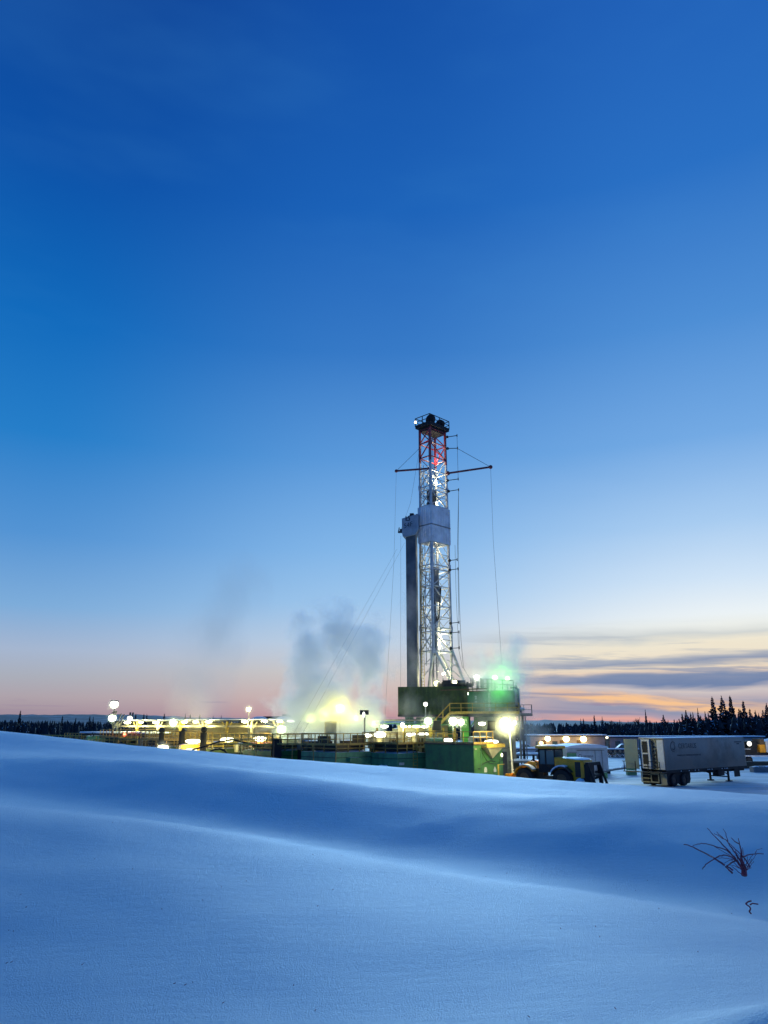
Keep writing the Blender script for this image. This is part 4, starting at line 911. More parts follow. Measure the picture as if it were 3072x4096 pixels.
# ---- long open shelter with snow roof
P0 = Vector((xcol(115, 119, 5.9), 119, 0)); P1 = Vector((xcol(279, 101, 5.9), 101, 0)); ang = math.atan2(P1.y-P0.y, P1.x-P0.x); Ls = (P1-P0).length
shl = thing('shelter', 'long open shelter with a thin snow-edged roof on knee-braced posts', 'shelter', P0, ang)
mb = MB(); mb.box(0, 0, 5.78, Ls, 6.5, 5.95); mb.build('roof', M['dark'], shl); mb = MB(); mb.box(-.1, -.12, 5.952, Ls+.1, 6.6, 6.08); mb.build('roof_snow', M['snowcap'], shl, bevel=.05)
mb = MB(); mb.box(0, 6.2, 0, Ls, 6.4, 5.6); mb.box(0, .2, 5.0, Ls, .3, 5.25); mb.build('back_wall', mat('dim_back_wall', (.36, .31, .20), .7, var=.4, scale=.4), shl)
mb = MB(); mb.box(0, .1, 3.0, Ls, 6.19, 3.15); mb.build('deck', M['brown'], shl)
for k in range(8):
    x = .3+(Ls-.6)*k/7
    mb = MB(); mb.box(x-.13, .15, 0, x+.13, .41, 5.77); mb.bar((x, .28, 4.6), (x+.9, .28, 5.7), .14); mb.bar((x, .28, 4.6), (x-.9, .28, 5.7), .14); mb.build('post', M['railY'] if k % 2 else M['pale'], shl)
mb = MB(); railing(mb, [(0, .05, 3.15), (Ls, .05, 3.15)], 1.1, 1.7, .04); mb.build('railing', M['rail'], shl)
shd = thing('shed', 'low white-roofed shed at the left end in front of the shelter', 'shed', (xcol(82, 117, 4), 117, 0), ang)
Lh = 14.5
mb = MB(); mb.box(0, 0, 0, Lh, 4, 4.0); mb.build('wall', M['brown'], shd); mb = MB(); mb.box(-.2, -.25, 4.002, Lh+.2, 4.2, 4.12); mb.build('roof', M['dark'], shd); mb = MB(); mb.box(-.25, -.3, 4.121, Lh+.25, 4.3, 4.36); mb.build('roof_snow', M['snowcap'], shd, bevel=.08)
mb = MB()
for k in range(7): mb.box(.6+2*k, -.05, 1.5, 1.6+2*k, -.002, 3.4)
mb.build('panel', M['pale'], shd)
mb = MB(); railing(mb, [(-8.0, -1.5, 2.7), (Lh, -1.5, 2.7)], 1.1, 1.5, .045)
for k in range(6): mb.bar((-8+4*k, -1.5, 0), (-8+4*k, -1.5, 2.7), .12)
o = mb.build('handrail', M['railY'], loc=shd.location, rotz=ang); tag(o, 'yellow handrail in front of the low shed at the left end', 'railing')
for k, (u0, v0, u1, v1) in enumerate([(93, 732.5, 90, 737), (95.3, 732.8, 92.3, 737.3), (116.5, 722.8, 113, 731), (119.5, 723, 116, 731.5), (121.5, 713.5, 119, 719), (124.5, 714, 121.5, 719.5)]):
    Y = 113+k*.1; p, q = wp(u1, v1, Y), wp(u0, v0, Y); mb = MB(); mb.bar((0, 0, 0), q-p, .12); b2 = Vector((0, 0, -p.z)); mb.bar(b2, (0, 0, .05), .1)
    tag(mb.build('slanted_pole', M['pale' if k in (2, 3) else 'dark'], loc=p), ['left dark slanted pole above the low shed', 'right dark slanted pole above the low shed', 'left pale slanted pole beside the light mast', 'right pale slanted pole beside the light mast', 'left dark slanted pole above the shelter roof', 'right dark slanted pole above the shelter roof'][k], 'pole', 'slanted poles at the left end')
for u, v, lab in [(130.5, 712.3, 'dark upright post just left of the shelter skyline pair'), (133.2, 712.5, 'dark thicker upright post above the shelter lamp')]:
    Y = 121; z = zrow(v, Y); tag(MB().box(-.12, -.12, 0, .12, .12, z).build('post', M['dark'], loc=(xcol(u, Y, z), Y, 0)), lab, 'post', 'dark posts behind the shelter')
# black building with snowy domes beyond the shelter
bb = thing('tank_building', 'black stepped building with snow-covered humps behind the shelter end', 'building', (xcol(247, 125, 5), 125, 0), -.25)
mb = MB(); zz = zrow(716.5, 125)
mb.prism([(0, 0), (0, zz-.6), (2.6, zz-.5), (2.65, zz), (6, zz+.05), (6.05, zz+.35), (8.2, zz+.2), (11, zz+.4), (11.05, 0)], 0, 4); mb.build('wall', M['black'], bb)
for x in (2.6, 6.8): mb = MB(); mb.ball((x, -1.2, zrow(720.5, 124)), 1.5, 1.0, .62, 14, 8); mb.build('snow_hump', M['snowcap'], bb, smooth=True); mb = MB(); mb.tube((x, -1.2, 0), (x, -1.2, zrow(720.6, 124)), 1.3, 1.3, 14); mb.build('drum', M['dark'], bb)
# shaker deck at the steam, pale lit walls beside the rig
sk = thing('shaker_house', 'pale lit shaker deck with posts behind the ladder tank', 'shaker house', grid45(404, 86.5), R(20))
mb = MB(); mb.box(0, 1.8, 0, 6.2, 2.0, 5.25); mb.box(-3.2, 2.2, 0, -.1, 2.35, 4.6); mb.build('back_wall', M['pale'], sk); mb = MB(); mb.box(-3.4, -.3, 3.0, 6.4, 1.79, 3.14); mb.build('deck', M['brown'], sk)
mb = MB(); railing(mb, [(-3.4, -.25, 3.14), (6.4, -.25, 3.14)], 1.2, 1.2, .045); mb.build('railing', M['rail'], sk)
for x in (-3.2, 0, 1.6, 3.2, 4.8, 6.2): mb = MB(); mb.box(x-.1, -.2, 0, x+.1, 0, 5.0); mb.build('post', M['railY'], sk)
mb = MB(); mb.box(-.1, -.3, 5.26, 6.4, 2.1, 5.36); mb.build('roof', M['teal'], sk)
mb = MB(); mb.box(4.9, -.23, 3.5, 5.35, -.205, 4.1); mb.build('placard', M['orange'], sk)
mb = MB(); mb.bar((.5, .8, 3.4), (1.6, .8, 4.2), .15); mb.bar((1.7, .8, 3.3), (.6, .8, 4.0), .12); mb.bar((.3, .8, 4.1), (2.3, .8, 4.15), .15); mb.build('pipework', M['white'], sk)
# dark square flood heads facing away
for u, v, Y, lab in [(436.8, 725.6, 84, 'dark square floodlight head seen from behind beside the round lamp'), (491, 725.6, 82, 'dark rectangular floodlight head seen from behind left of the big pole lamp')]:
    p = wp(u, v, Y); t = thing('flood_head', lab, 'floodlight', p, .2, 'dark floodlight heads'); t.rotation_euler = (.2, 0, .25)
    mb = MB(); mb.box(-.46, -.12, -.5, .46, .12, .5); mb.box(-.38, -.17, -.4, .38, -.121, .4); mb.build('housing', M['dark'], t, bevel=.03)
    mb = MB(); mb.bar((0, .05, -.5), (0, .3, -2.2), .1); mb.build('bracket', M['grey'], t)
# centre: small pole with a shaded lamp head inside the steam
sp = thing('pole_lamp', 'small lamp with a dark shade on a pole inside the steam', 'lamp', wp(363.8, 714.2, 87)); mb = MB(); mb.box(-.45, -.1, -.05, .55, .2, .45); mb.build('shade', M['dark'], sp); mb = MB(); mb.ball((0, -.16, -.05), .14, .1, .3); mb.build('lens', M['lensW'], sp, smooth=True); mb = MB(); mb.tube((.1, .1, -6.5), (.1, .1, -.06), .09); mb.build('pole', M['grey'], sp)

# ---- lamps over the mud system
SL = 'strip lamps under the shelter roof edge'
for k, (u, v, wd, lab) in enumerate([(127.5, 722.6, 1.35, 'white strip lamp at the left end of the shelter roof'), (141, 722.3, .9, 'small strip lamp second under the shelter roof'), (156, 722.3, 1.3, 'white strip lamp left of the bright greenish round lamp'), (184.5, 722, 1.2, 'strip lamp just right of the greenish round lamp'), (195.7, 721.8, 1.0, 'dimmer amber strip lamp between two bright ones'),
        (208.7, 721.7, 1.2, 'bright strip lamp above the third black stack'), (244.8, 721.5, 1.15, 'strip lamp beside the lit flare pole'), (264.4, 721.3, 1.1, 'strip lamp under the black stepped building'), (279.8, 721.2, 1.0, 'strip lamp directly above the greenish round lamp by the steam')]):
    Y = 118.5-(u-115)/(279-115)*18-.4
    strip_lamp(u, v, Y, wd*.85, .36, lab, SL, 'lensO' if k == 4 else 'lensY', 2400 if k != 4 else 800, LP)
for (u, v, Y, wd, lab) in [(290.8, 720.9, 98, 1.0, 'strip lamp hanging at the left edge of the steam'), (309.5, 720.7, 96, 1.05, 'strip lamp left one of two inside the pale steam'), (322.8, 720.2, 95, 1.05, 'strip lamp right one of two beside the vent panel'), (384.5, 726.4, 88, .9, 'tilted strip lamp under the overhead pipes')]:
    strip_lamp(u, v, Y, wd, .38, lab, 'strip lamps in the steam', 'lensW', 380, LP)
BL = 'broad work lamps along the tank rails'
for (u, v, Y, wd, ht, lab, pw) in [(193.2, 741.2, 92.5, 1.9, .55, 'broad white lamp over the yellow skid', 500), (227.2, 739.6, 91, 1.7, .55, 'broad lamp beside the apex of the sagging hose', 500), (260, 738.8, 88.5, 1.5, .6, 'broad lamp over the orange tarped box', 500), (163.2, 747.6, 96, 1.4, .75, 'glaring oval lamp resting at the snow edge', 500), (191, 750.2, 90, 1.35, .45, 'oval lamp at the snow edge under the yellow skid', 300),
        (368, 735.4, 85, .9, .42, 'smaller broad lamp at the foot of the yellow steam', 500), (380, 734.5, 84, 1.3, .75, 'large broad lamp at the foot of the yellow steam', 700), (411, 734.4, 84, 1.0, .45, 'left broad lamp above the ladder tank', 500), (423, 734.3, 84, 1.15, .5, 'right broad lamp above the ladder tank', 500), (448, 740.6, 79, .95, .55, 'broad lamp behind the dark house railing', 400), (491.5, 741.7, 77, 1.4, .42, 'broad lamp over the yellow hopper', 500),
        (482, 723.6, 86, .85, .4, 'strip lamp under the rig floor right of the bright green column', 450), (404.5, 726.6, 88, .6, .25, 'short strip lamp in the row left of the rig floor', 200), (409.5, 726.5, 88, .35, .28, 'tiny lamp in the row left of the rig floor', 150), (416.5, 726.6, 88, 1.0, .3, 'long strip lamp in the row left of the rig floor', 300), (425, 726.7, 87.5, .9, .32, 'strip lamp right end of the row left of the rig floor', 250)]:
    strip_lamp(u, v, Y, wd, ht, lab, BL, 'lensY' if Y > 86 else 'lensW', pw*(.4 if u > 366 else 3.6), LP)
for (u, v, lab) in [(398.4, 742.9, 'tiny white lamp left one of two low behind the rails')]: pass
RL = 'round floodlights around the mud system'
round_flood(173.6, 722.3, 112, .56, 'bright greenish round lamp in front of the shelter roof', RL, 'lensG', 700, LG, pole=0)
round_flood(281.5, 729.4, 90, .52, 'greenish round lamp above the black stack box', RL, 'lensG', 600, LG, pole=0)
yl = round_flood(340.2, 707.8, 91.5, .50, 'glaring yellow-white lamp inside the steam cloud', RL, 'lensY', 3600, (1.0, .84, .10), pole=0)
round_flood(248.8, 709, 103, .30, 'small bright flare-like lamp on a lit white pole', RL, 'lensY', 500, LP, pole=0)
round_flood(428, 721.0, 86, .42, 'round greenish lamp under the left of the rig floor', RL, 'lensG', 900, LG, pole=0)
round_flood(453, 721.0, 84.5, .46, 'bigger of two round lamps left of the green column', RL, 'lensY', 1100, LG, pole=0)
round_flood(460.9, 721.9, 85, .37, 'smaller of two round lamps left of the green column', RL, 'lensY', 900, LG, pole=0)
round_flood(425.5, 704.1, 86.5, .24, 'small white lamp on a thin dark pole before the rig floor wall', RL, 'lensW', 200, LWH, pole=2.5)
strip_lamp(402.4, 724.8, 87, .45, .55, 'tilted oval lamp below the left corner of the rig floor', BL, 'lensW', 400, LWH, rot=.5)
strip_lamp(508.6+6, 722.8, 82, .28, .55, 'thin slanted lamp right of the big pole lamp', BL, 'lensW', 120, LWH, rot=.25)
# big pole lamp
pl = thing('light_pole', 'white light pole with a huge glaring lamp right of the dark green house', 'light pole', (xcol(511.2, 73.5, 2), 73.5, 0))
zl = zrow(723.6, 73.5)
mb = MB(); mb.tube((.12, 0, 0), (-.05, 0, zl-.3), .085, .07, 10); mb.box(-.02, -.12, 1.0, .22, .12, 1.35); mb.bar((.1, 0, 1.1), (.35, 0, 1.0), .05); mb.build('pole', M['white'], pl)
mb = MB(); mb.path([(.16, -.1, 3.2), (.2, -.1, 1.5), (.3, -.1, .7), (.15, -.1, 0)], .03, 5); mb.path([(0, 0, 3.3), (-.6, .2, 3.15)], .02, 5); mb.build('cable', M['dark'], pl)
mb = MB(); mb.ball((-.42, -.05, zl), .54, .42, .56, 18, 12); mb.build('lens', M['lensY'], pl, smooth=True); mb = MB(); mb.box(-.75, .25, zl+.3, 0, .5, zl+.75); mb.build('housing', M['dark'], pl)
light('lamp_or_fill', (-.42, -.75, zl-.3), 800, LP, pl, .5); light('lamp_or_fill', (.9, -2.6, zl-.6), 750, LP, pl, .4); light('lamp_or_fill', (-1.2, .9, zl-.3), 300, LP, pl, .5)  # second light is an added fill for the loader, without a fixture
# left light mast with two lamps
lm = thing('light_mast', 'dark light mast with two greenish-white lamps at the left end', 'light pole', (xcol(112, 112, 5), 112, 0))
mb = MB(); z1, z2 = zrow(704.5, 112), zrow(718, 112); mb.tube((0, .2, 0), (0, .2, z1), .13, .08, 8); mb.bar((-.3, .2, z1-1.2), (.35, .2, z1-1.0), .14); mb.bar((.15, .2, z1-1.8), (.4, .2, z1-.9), .12); mb.build('pole', M['dark'], lm)
for z, r, x in ((z1, .62, .08), (z2, .58, -.02)): bulb(lm, (x, -.2, z), r, .4, r*.88, 'lensG', 600, LG, off=(0, -.8, -.5))
for (u, v, lab, le) in [(129.7, 718.4, 'white conical lamp above the shelter roof', 'lensW')]: round_flood(u, v, 116, .38, lab, RL, le, 200, LWH, pole=5.9)
rb = thing('beacon_lamp', 'red glowing beacon behind the rails at the left', 'lamp', wp(124.5, 735, 110)); bulb(rb, (0, 0, 0), .3, .3, .38, 'lensR', 260, (1, .12, .04), off=(0, -.5, .2)); mb = MB(); mb.tube((0, 0, -2.5), (0, 0, -.4), .06); mb.build('pole', M['dark'], rb)
# black tarp edge beside house, extra rails left
hr = MB(); a = grid45(300, 81.5); 
for (u0, Y0, u1, Y1, z, lab) in [(212, 89, 272, 83.5, 3.2, 'yellow handrail run left of the black stack box'), (272, 83.5, 336, 78.6, 3.3, 'rusty handrail run between the black box and the panelled deck'), (118, 106, 212, 91, 3.4, 'long rusty handrail run under the shelter lamps')]:
    p = Vector((xcol(u0, Y0, z), Y0, z)); q = Vector((xcol(u1, Y1, z), Y1, z)); mb = MB(); railing(mb, [(0, 0, 0), q-p], 1.12, 1.15, .04)
    nn = int((q-p).length/2.3)
    for k in range(nn+1): c = (q-p)*(k/nn); mb.bar(c-Vector((0, 0, z)), c, .1)
    tag(mb.build('handrail', M['rail' if 'rusty' in lab else 'railY'], loc=p), lab, 'railing', 'handrails of the mud system')

# ================================================================== wheel loader
ld = thing('wheel_loader', 'yellow articulated wheel loader with black cab and snow on its roof', 'wheel loader', (xcol(551.5, 68.5, 1.5), 68.5, 0), R(141)); ld.scale = (1.1,)*3
def wheel(par, x, y, r, wd, m='black', rim='yellow'):
    mb = MB(); n = 20; prof = [(r*.55, -wd/2), (r*.93, -wd/2), (r, -wd*.32), (r, wd*.32), (r*.93, wd/2), (r*.55, wd/2)]; vs = []
    for k in range(n):
        t = 2*math.pi*k/n
        for (rr, yy) in prof:
            q = rr*(1+(.04 if k % 2 and rr > r*.95 else 0)); vs.append((x+math.cos(t)*q, y+yy, r+math.sin(t)*q))
    m_ = len(prof); fs = [(k*m_+i, ((k+1) % n)*m_+i, ((k+1) % n)*m_+i+1, k*m_+i+1) for k in range(n) for i in range(m_-1)]
    mb.add(vs, fs); w_ = mb.build('wheel', M[m], par); mb = MB(); mb.tube((x, y-wd*.42, r), (x, y+wd*.42, r), r*.56, r*.56, 16); mb.tube((x, y-wd*.47, r), (x, y+wd*.47, r), r*.2, r*.2, 10); mb.build('rim', M[rim], w_)
for x, y in ((1.75, 1.0), (1.75, -1.0), (-1.45, 1.0), (-1.45, -1.0)): wheel(ld, x, y, .78, .6, 'black', 'brown')
mb = MB(); mb.prism([(-3.15, .95), (-3.2, 1.6), (-3.1, 2.22), (-.7, 2.4), (-.7, 1.2), (-1.0, .8), (-2.6, .7)], -.82, .82); mb.build('engine_hood', M['yellow'], ld, bevel=.05)
mb = MB(); mb.mound(-3.1, -.8, -1.0, .8, 2.26, .16, 8); mb.build('hood_snow', M['snowcap'], ld, smooth=True)
mb = MB(); mb.box(-2.85, .821, 1.0, -2.4, .825, 2.1)
for k in range(8): mb.box(-2.83, .8251, 1.05+.13*k, -2.42, .85, 1.1+.13*k)
mb.build('grille', M['dark'], ld)
mb = MB(); mb.prism([(-2.3, .5), (-2.2, .95), (-.9, 1.0), (1.0, .95), (1.0, .55)], -.45, .45); mb.box(.5, -.4, .55, 2.5, .4, 1.5); mb.build('frame', M['brown'], ld)
# cab
mb = MB(); cx0, cx1, cy0, cy1, cz0, cz1 = -.72, .72, -.72, .72, 1.35, 3.02
mb.box(cx0, cy0, cz0-.1, cx1, cy1, 1.85)
for x in (cx0+.05, .1, cx1-.05):
    for y in (cy0+.05, cy1-.05): mb.box(x-.05, y-.05, 1.852, x+.05, y+.05, cz1)
mb.box(cx0, cy0, cz1-.12, cx1, cy1, cz1-.001); mb.box(-.35, -.3, 1.851, .1, .3, 2.45); mb.build('cab', M['black'], ld)
mb = MB(); mb.box(cx0+.03, cy1-.06, 1.86, cx1-.03, cy1-.04, cz1-.13); mb.box(cx0+.02, cy0+.1, 1.86, cx0+.04, cy1-.1, cz1-.13); mb.box(cx1-.04, cy0+.1, 1.86, cx1-.02, cy1-.1, cz1-.13); mb.build('window', M['glass'], ld)
mb = MB(); mb.box(cx0-.2, cy0-.12, cz1, cx1+.2, cy1+.12, cz1+.2); mb.build('cab_roof', M['yellow'], ld, bevel=.06); mb = MB(); mb.mound(cx0-.15, cy0-.1, cx1+.15, cy1+.1, cz1+.202, .12, 8); mb.build('roof_snow', M['snowcap'], ld, smooth=True)
mb = MB(); mb.bar((cx1, cy1, 2.3), (cx1+.25, cy1+.35, 2.3), .04); mb.box(cx1+.15, cy1+.3, 2.1, cx1+.25, cy1+.5, 2.55); mb.build('mirror', M['black'], ld)
for y in (-1.0, 1.0):   # fenders with snow
    mb = MB(); pts = [(-1.45+math.cos(a)*.98, .78+math.sin(a)*.98) for a in np.linspace(.35, 2.5, 9)]; inn = [(-1.45+math.cos(a)*.9, .78+math.sin(a)*.9) for a in np.linspace(2.5, .35, 9)]; mb.prism(pts+inn, y-.33, y+.33); fd = mb.build('fender', M['dark'], ld)
    mb = MB(); pts = [(-1.45+math.cos(a)*1.08, .78+math.sin(a)*1.08) for a in np.linspace(.5, 1.9, 9)]; inn = [(-1.45+math.cos(a)*.985, .78+math.sin(a)*.985) for a in np.linspace(1.9, .5, 9)]; mb.prism(pts+inn, y-.3, y+.3); mb.build('fender_snow', M['snowcap'], fd)
    mb = MB(); pts = [(1.75+math.cos(a)*.98, .78+math.sin(a)*.98) for a in np.linspace(.3, 2.5, 9)]; inn = [(1.75+math.cos(a)*.9, .78+math.sin(a)*.9) for a in np.linspace(2.5, .3, 9)]; mb.prism(pts+inn, y-.3, y+.3); fd = mb.build('fender', M['yellow'], ld)
    mb = MB(); pts = [(1.75+math.cos(a)*1.06, .78+math.sin(a)*1.06) for a in np.linspace(1.2, 2.4, 8)]; inn = [(1.75+math.cos(a)*.985, .78+math.sin(a)*.985) for a in np.linspace(2.4, 1.2, 8)]; mb.prism(pts+inn, y-.28, y+.28); mb.build('fender_snow', M['snowcap'], fd)
for y in (-.5, .5): mb = MB(); mb.prism([(1.0, 1.5), (1.2, 2.0), (1.6, 2.05), (2.6, 1.5), (3.5, .7), (3.4, .45), (2.4, 1.1), (1.6, 1.55)], y-.12, y+.12); mb.build('lift_arm', M['yellow'], ld)
mb = MB(); mb.tube((1.3, 0, 1.75), (2.7, 0, 1.6), .1); mb.tube((2.7, 0, 1.6), (3.4, 0, 1.2), .07); mb.path([(1.0, .3, 1.8), (1.4, .3, 2.2), (1.8, .3, 1.9)], .04); mb.build('tilt_cylinder', M['dark'], ld)
mb = MB(); mb.prism([(3.3, .2), (3.35, 1.05), (3.45, 1.05), (3.5, .5), (4.2, .15), (4.2, .05), (3.4, .05)], -1.35, 1.35); mb.build('bucket', M['yellow'], ld)
# black frame guard at the rear
mb = MB()
for y in (-1.05, 1.05): mb.bar((-3.65, y, .3), (-3.5, y, 2.0), .24); mb.bar((-4.15, y, .3), (-3.55, y, 1.95), .15); mb.bar((-2.9, y*.7, .8), (-3.6, y, 1.0), .18)
mb.bar((-3.5, -1.1, 1.98), (-3.5, 1.1, 1.98), .24); mb.bar((-3.8, -1.2, .35), (-3.8, 1.2, .35), .32); mb.bar((-3.6, -1, 1.15), (-3.6, 1, 1.15), .16); mb.box(-3.55, -.1, .5, -3.2, .95, 1.95); mb.build('rear_guard', M['black'], ld)
mb = MB(); mb.mound(-3.2, .6, -2.5, 1.15, .72, .25, 6); mb.mound(-3.85, -.9, -3.5, .9, .5, .12, 6); mb.build('guard_snow', M['snowcap'], ld, smooth=True)
mb = MB(); mb.box(-3.5, -.25, .95, -3.425, -.12, 1.5); mb.build('reflector', M['white'], ld); mb = MB(); mb.ball((-3.15, .62, 1.5), .13); mb.build('headlight', M['lensO'], ld, smooth=True)

# ================================================================== gas trailer
B0 = Vector((xcol(666.2, 70.3, 1.5), 70.3, 0)); B1 = Vector((xcol(746.8, 78.8, 1.5), 78.8, 0)); angT = math.atan2(B1.y-B0.y, B1.x-B0.x); LT = (B1-B0).length
tr = thing('gas_trailer', 'long dirty grey box trailer with open rear doors and faded lettering on its side', 'trailer', B0, angT)
zb0, zt0, WT = 1.38, 4.13, 2.6
mb = MB(); mb.box(.5, 0, zb0, LT, WT, zt0); mb.box(0, 0, zb0, .5, .06, zt0); mb.box(0, WT-.06, zb0, .5, WT, zt0); mb.box(0, .061, zt0-.08, .5, WT-.061, zt0); mb.build('box_body', M['trailer'], tr, bevel=.02)
mb = MB(); mb.box(0.02, .02, zt0+.002, LT-.02, WT-.02, zt0+.06); mb.build('roof_snow', M['snowcap'], tr, bevel=.03)
mb = MB(); mb.box(.05, .02, zb0-.22, LT-.02, .1, zb0-.002); mb.box(.05, WT-.1, zb0-.22, LT-.02, WT-.02, zb0-.002); mb.box(LT-6, .3, zb0-.45, LT-.05, WT-.3, zb0-.23); mb.box(.05, .9, zb0-.4, LT-.1, 1.0, zb0-.002); mb.box(.05, 1.6, zb0-.4, LT-.1, 1.7, zb0-.002); mb.build('chassis', M['black'], tr)
mb = MB()
for x in (2.3, 3.6, 4.6, 5.2, 6.8, 7.1, 7.5, 9.3, 9.8, 10.1, 10.3): mb.box(x, .0, zb0-.16, x+.1, .018, zb0-.07)
mb.build('side_marker', M['white'], tr)
mb = MB(); mb.prism([(.22, .16), (3.9, .16), (4.1, .5), (4.1, zb0-.24), (.22, zb0-.24)], .22, 2.4); mb.build('axle_box', M['black'], tr)
for x in (1.25, 2.9):
    for y in (.32, WT-.32): wheel(tr, x, y, .52, .55, 'black', 'dark')
for y, mm in ((.08, 'pale'), (WT-.7, 'black')): mb = MB(); mb.box(.06, y, .12, .10, y+.62, 1.1); mb.build('mud_flap', M[mm], tr)
mb = MB(); mb.box(.12, .72, .2, .2, WT-.02, zb0-.24); mb.build('shade_sheet', M['black'], tr)  # dark sheet put in for the shade behind the steps
mb = MB()
for z in (.3, .62, .95): mb.box(-.1, 1.5, z, .0, 2.55, z+.07)
for y in (1.5, 2.5, .75): mb.box(-.1, y, .3, -.02, y+.08, zb0-.1)
mb.box(-.1, .75, .3, 0, 1.5, .4); mb.box(-.1, .75, 1.0, 0, 1.5, 1.1); mb.build('rear_step', M['pale'], tr)
mb = MB(); mb.box(-1.0, -.05, zb0-.2, -.02, WT+1.2, zb0-.12); mb.build('platform', M['dark'], tr)
mb = MB()
for y in (0, 1.2, 2.5, 4.0-.3): mb.bar((-.95, y, zb0-.15), (-.95, y, zb0+.75), .06)
mb.bar((-.95, 0, zb0+.75), (-.95, 1.3, zb0+.75), .06); mb.bar((-.95, 0, zb0+.3), (-.95, 1.3, zb0+.3), .06); mb.bar((-.95, 3.55, zb0+.72), (-.95, 3.9, zb0+.72), .06); mb.build('railing', M['black'], tr)
# rear cabinet
mb = MB(); mb.box(.3, .07, zb0+.02, .49, WT-.07, zt0-.09); mb.build('cabinet_back', M['pale'], tr)
mb = MB(); mb.box(.05, 1.55, zb0+.1, .28, 2.5, zt0-.1); mb.build('valve_frame', M['white'], tr)
mb = MB(); mb.box(.02, 1.75, 2.85, .048, 2.3, 3.85); mb.box(.02, 1.75, 1.85, .048, 2.3, 2.72); mb.box(.02, 1.75, 1.6, .048, 2.3, 1.7); mb.build('slot', M['black'], tr)
mb = MB()
for k in range(7): mb.ball((.2, 1.3-.08*(k % 2), 1.7+.33*k), .1, .12, .1, 8, 6)
mb.tube((.2, 1.35, zb0+.1), (.2, 1.35, zt0-.2), .05); mb.tube((.2, 1.0, zb0+.1), (.2, 1.0, 3.2), .04); mb.box(.2, .75, 2.2, .29, .95, 3.2); mb.box(.2, .6, 1.5, .29, .9, 2.0); mb.box(.18, .72, 3.7, .29, .95, 3.95); mb.build('valve', M['dark'], tr)
mb = MB(); mb.box(-.02, .08, zb0+.05, .02, .72, zt0-.14); mb.build('door', M['white'], tr)
mb = MB(); mb.box(-.25, WT+.0, zb0+.05, -.19, WT+1.45, zt0-.1); mb.build('door', M['door'], tr)
for k, x in enumerate((LT-3.1,)):
    for y in (.35, WT-.35):
        mb = MB(); mb.bar((x, y, .1), (x, y, zb0-.2), .16); mb.box(x-.3, y-.2, .0, x+.3, y+.2, .1); mb.bar((x-1.6, y, zb0-.3), (x-.05, y, .7), .09); mb.build('landing_leg', M['black'], tr)
mb = MB(); mb.bar((LT-3.1, .36, .45), (LT-3.1, WT-.36, .45), .1); mb.box(LT-5.3, .1, .62, LT-4.2, .7, zb0-.24); mb.build('leg_brace', M['black'], tr)
mb = MB(); mb.box(LT-2.4, .06, .42, LT-1.4, .12, zb0-.23); mb.build('front_flap', M['black'], tr)
lettering('lettering', 'CERTARUS', .62, M['letterfade'], tr, (3.75, -.006, 3.42), (R(90), 0, 0))
lettering('lettering', 'POWERED BY COMPRESSED NATURAL GAS', .2, M['letterfade'], tr, (3.9, -.006, 2.62), (R(90), 0, 0)).name = 'small_lettering'
def swirl(par, x, z, s, m, y=-.006):
    mb = MB()
    for a0, a1, r in ((.6, 5.6, 1.0), (3.6, 8.2, .62)):
        n = 26; pts = []
        for k in range(n+1):
            t = a0+(a1-a0)*k/n; wd = .24*s*math.sin(math.pi*min(1, .12+k/n*.9))+.02*s; rr = s*r; pts.append(((x+math.cos(t)*(rr+wd/2), z+math.sin(t)*(rr+wd/2)), (x+math.cos(t)*(rr-wd/2), z+math.sin(t)*(rr-wd/2))))
        poly = []
        for k in range(n):
            a, b = pts[k]; c_, d_ = pts[k+1]; mb.add([(a[0], y, a[1]), (b[0], y, b[1]), (d_[0], y, d_[1]), (c_[0], y, c_[1]), (a[0], y+.004, a[1]), (b[0], y+.004, b[1]), (d_[0], y+.004, d_[1]), (c_[0], y+.004, c_[1])], [(0, 1, 2, 3), (4, 7, 6, 5), (0, 3, 7, 4), (1, 5, 6, 2)])
    mb.build('emblem', m, par)
swirl(tr, 1.45, 3.4, .42, M['letterfade'])
mb = MB(); mb.box(LT-1.9, -.008, zt0-.5, LT-.5, -.002, zt0-.4); mb.box(LT-1.5, -.008, zt0-.68, LT-1.0, -.002, zt0-.57); mb.build('unit_number', M['letterfade'], tr)

# ================================================================== white container behind the loader
ct = thing('gas_container', 'white snow-topped equipment container behind the loader', 'container', (xcol(567, 88.5, 1.5), 88.5, 0), R(8))
WC = (xcol(610, 88.5, 1.5)-xcol(567, 88.5, 1.5))/math.cos(R(8))
mb = MB(); mb.box(0, 0, .35, WC, 5, 2.75); mb.build('wall', mat('cool_white_paint', (.5, .54, .56), .5, var=.15), ct, bevel=.04)
mb = MB(); mb.prism([(-.05, 2.752), (WC+.05, 2.752), (WC+.05, 2.95), (WC*.8, 3.15), (WC*.4, 3.2), (.6, 3.05), (-.05, 2.9)], -.15, 5.1); mb.build('roof_snow', M['snowcap'], ct, bevel=.08, smooth=False)
mb = MB(); mb.box(1.2, -.06, 2.5, WC*.92, -.004, 2.58); mb.box(3.35, -.05, .4, 3.39, -.004, 2.5); mb.box(0.1, -.06, 2.3, 1.2, -.004, 2.36); mb.box(4.15, -.05, .4, 4.2, -.004, 2.5); mb.build('trim', M['grey'], ct)
mb = MB(); mb.box(-.1, -.1, 0, WC+.1, 5.1, .348); mb.build('skid', M['dark'], ct)
mb = MB(); mb.box(.02, -.008, .9, 1.15, -.003, 2.25); mb.build('side_panel', M['teal'], ct)
lettering('lettering', 'CERTARUS', .26, M['letter'], ct, (2.5, -.006, 1.88), (R(90), 0, 0))
swirl(ct, 1.62, 1.9, .2, M['letter'])
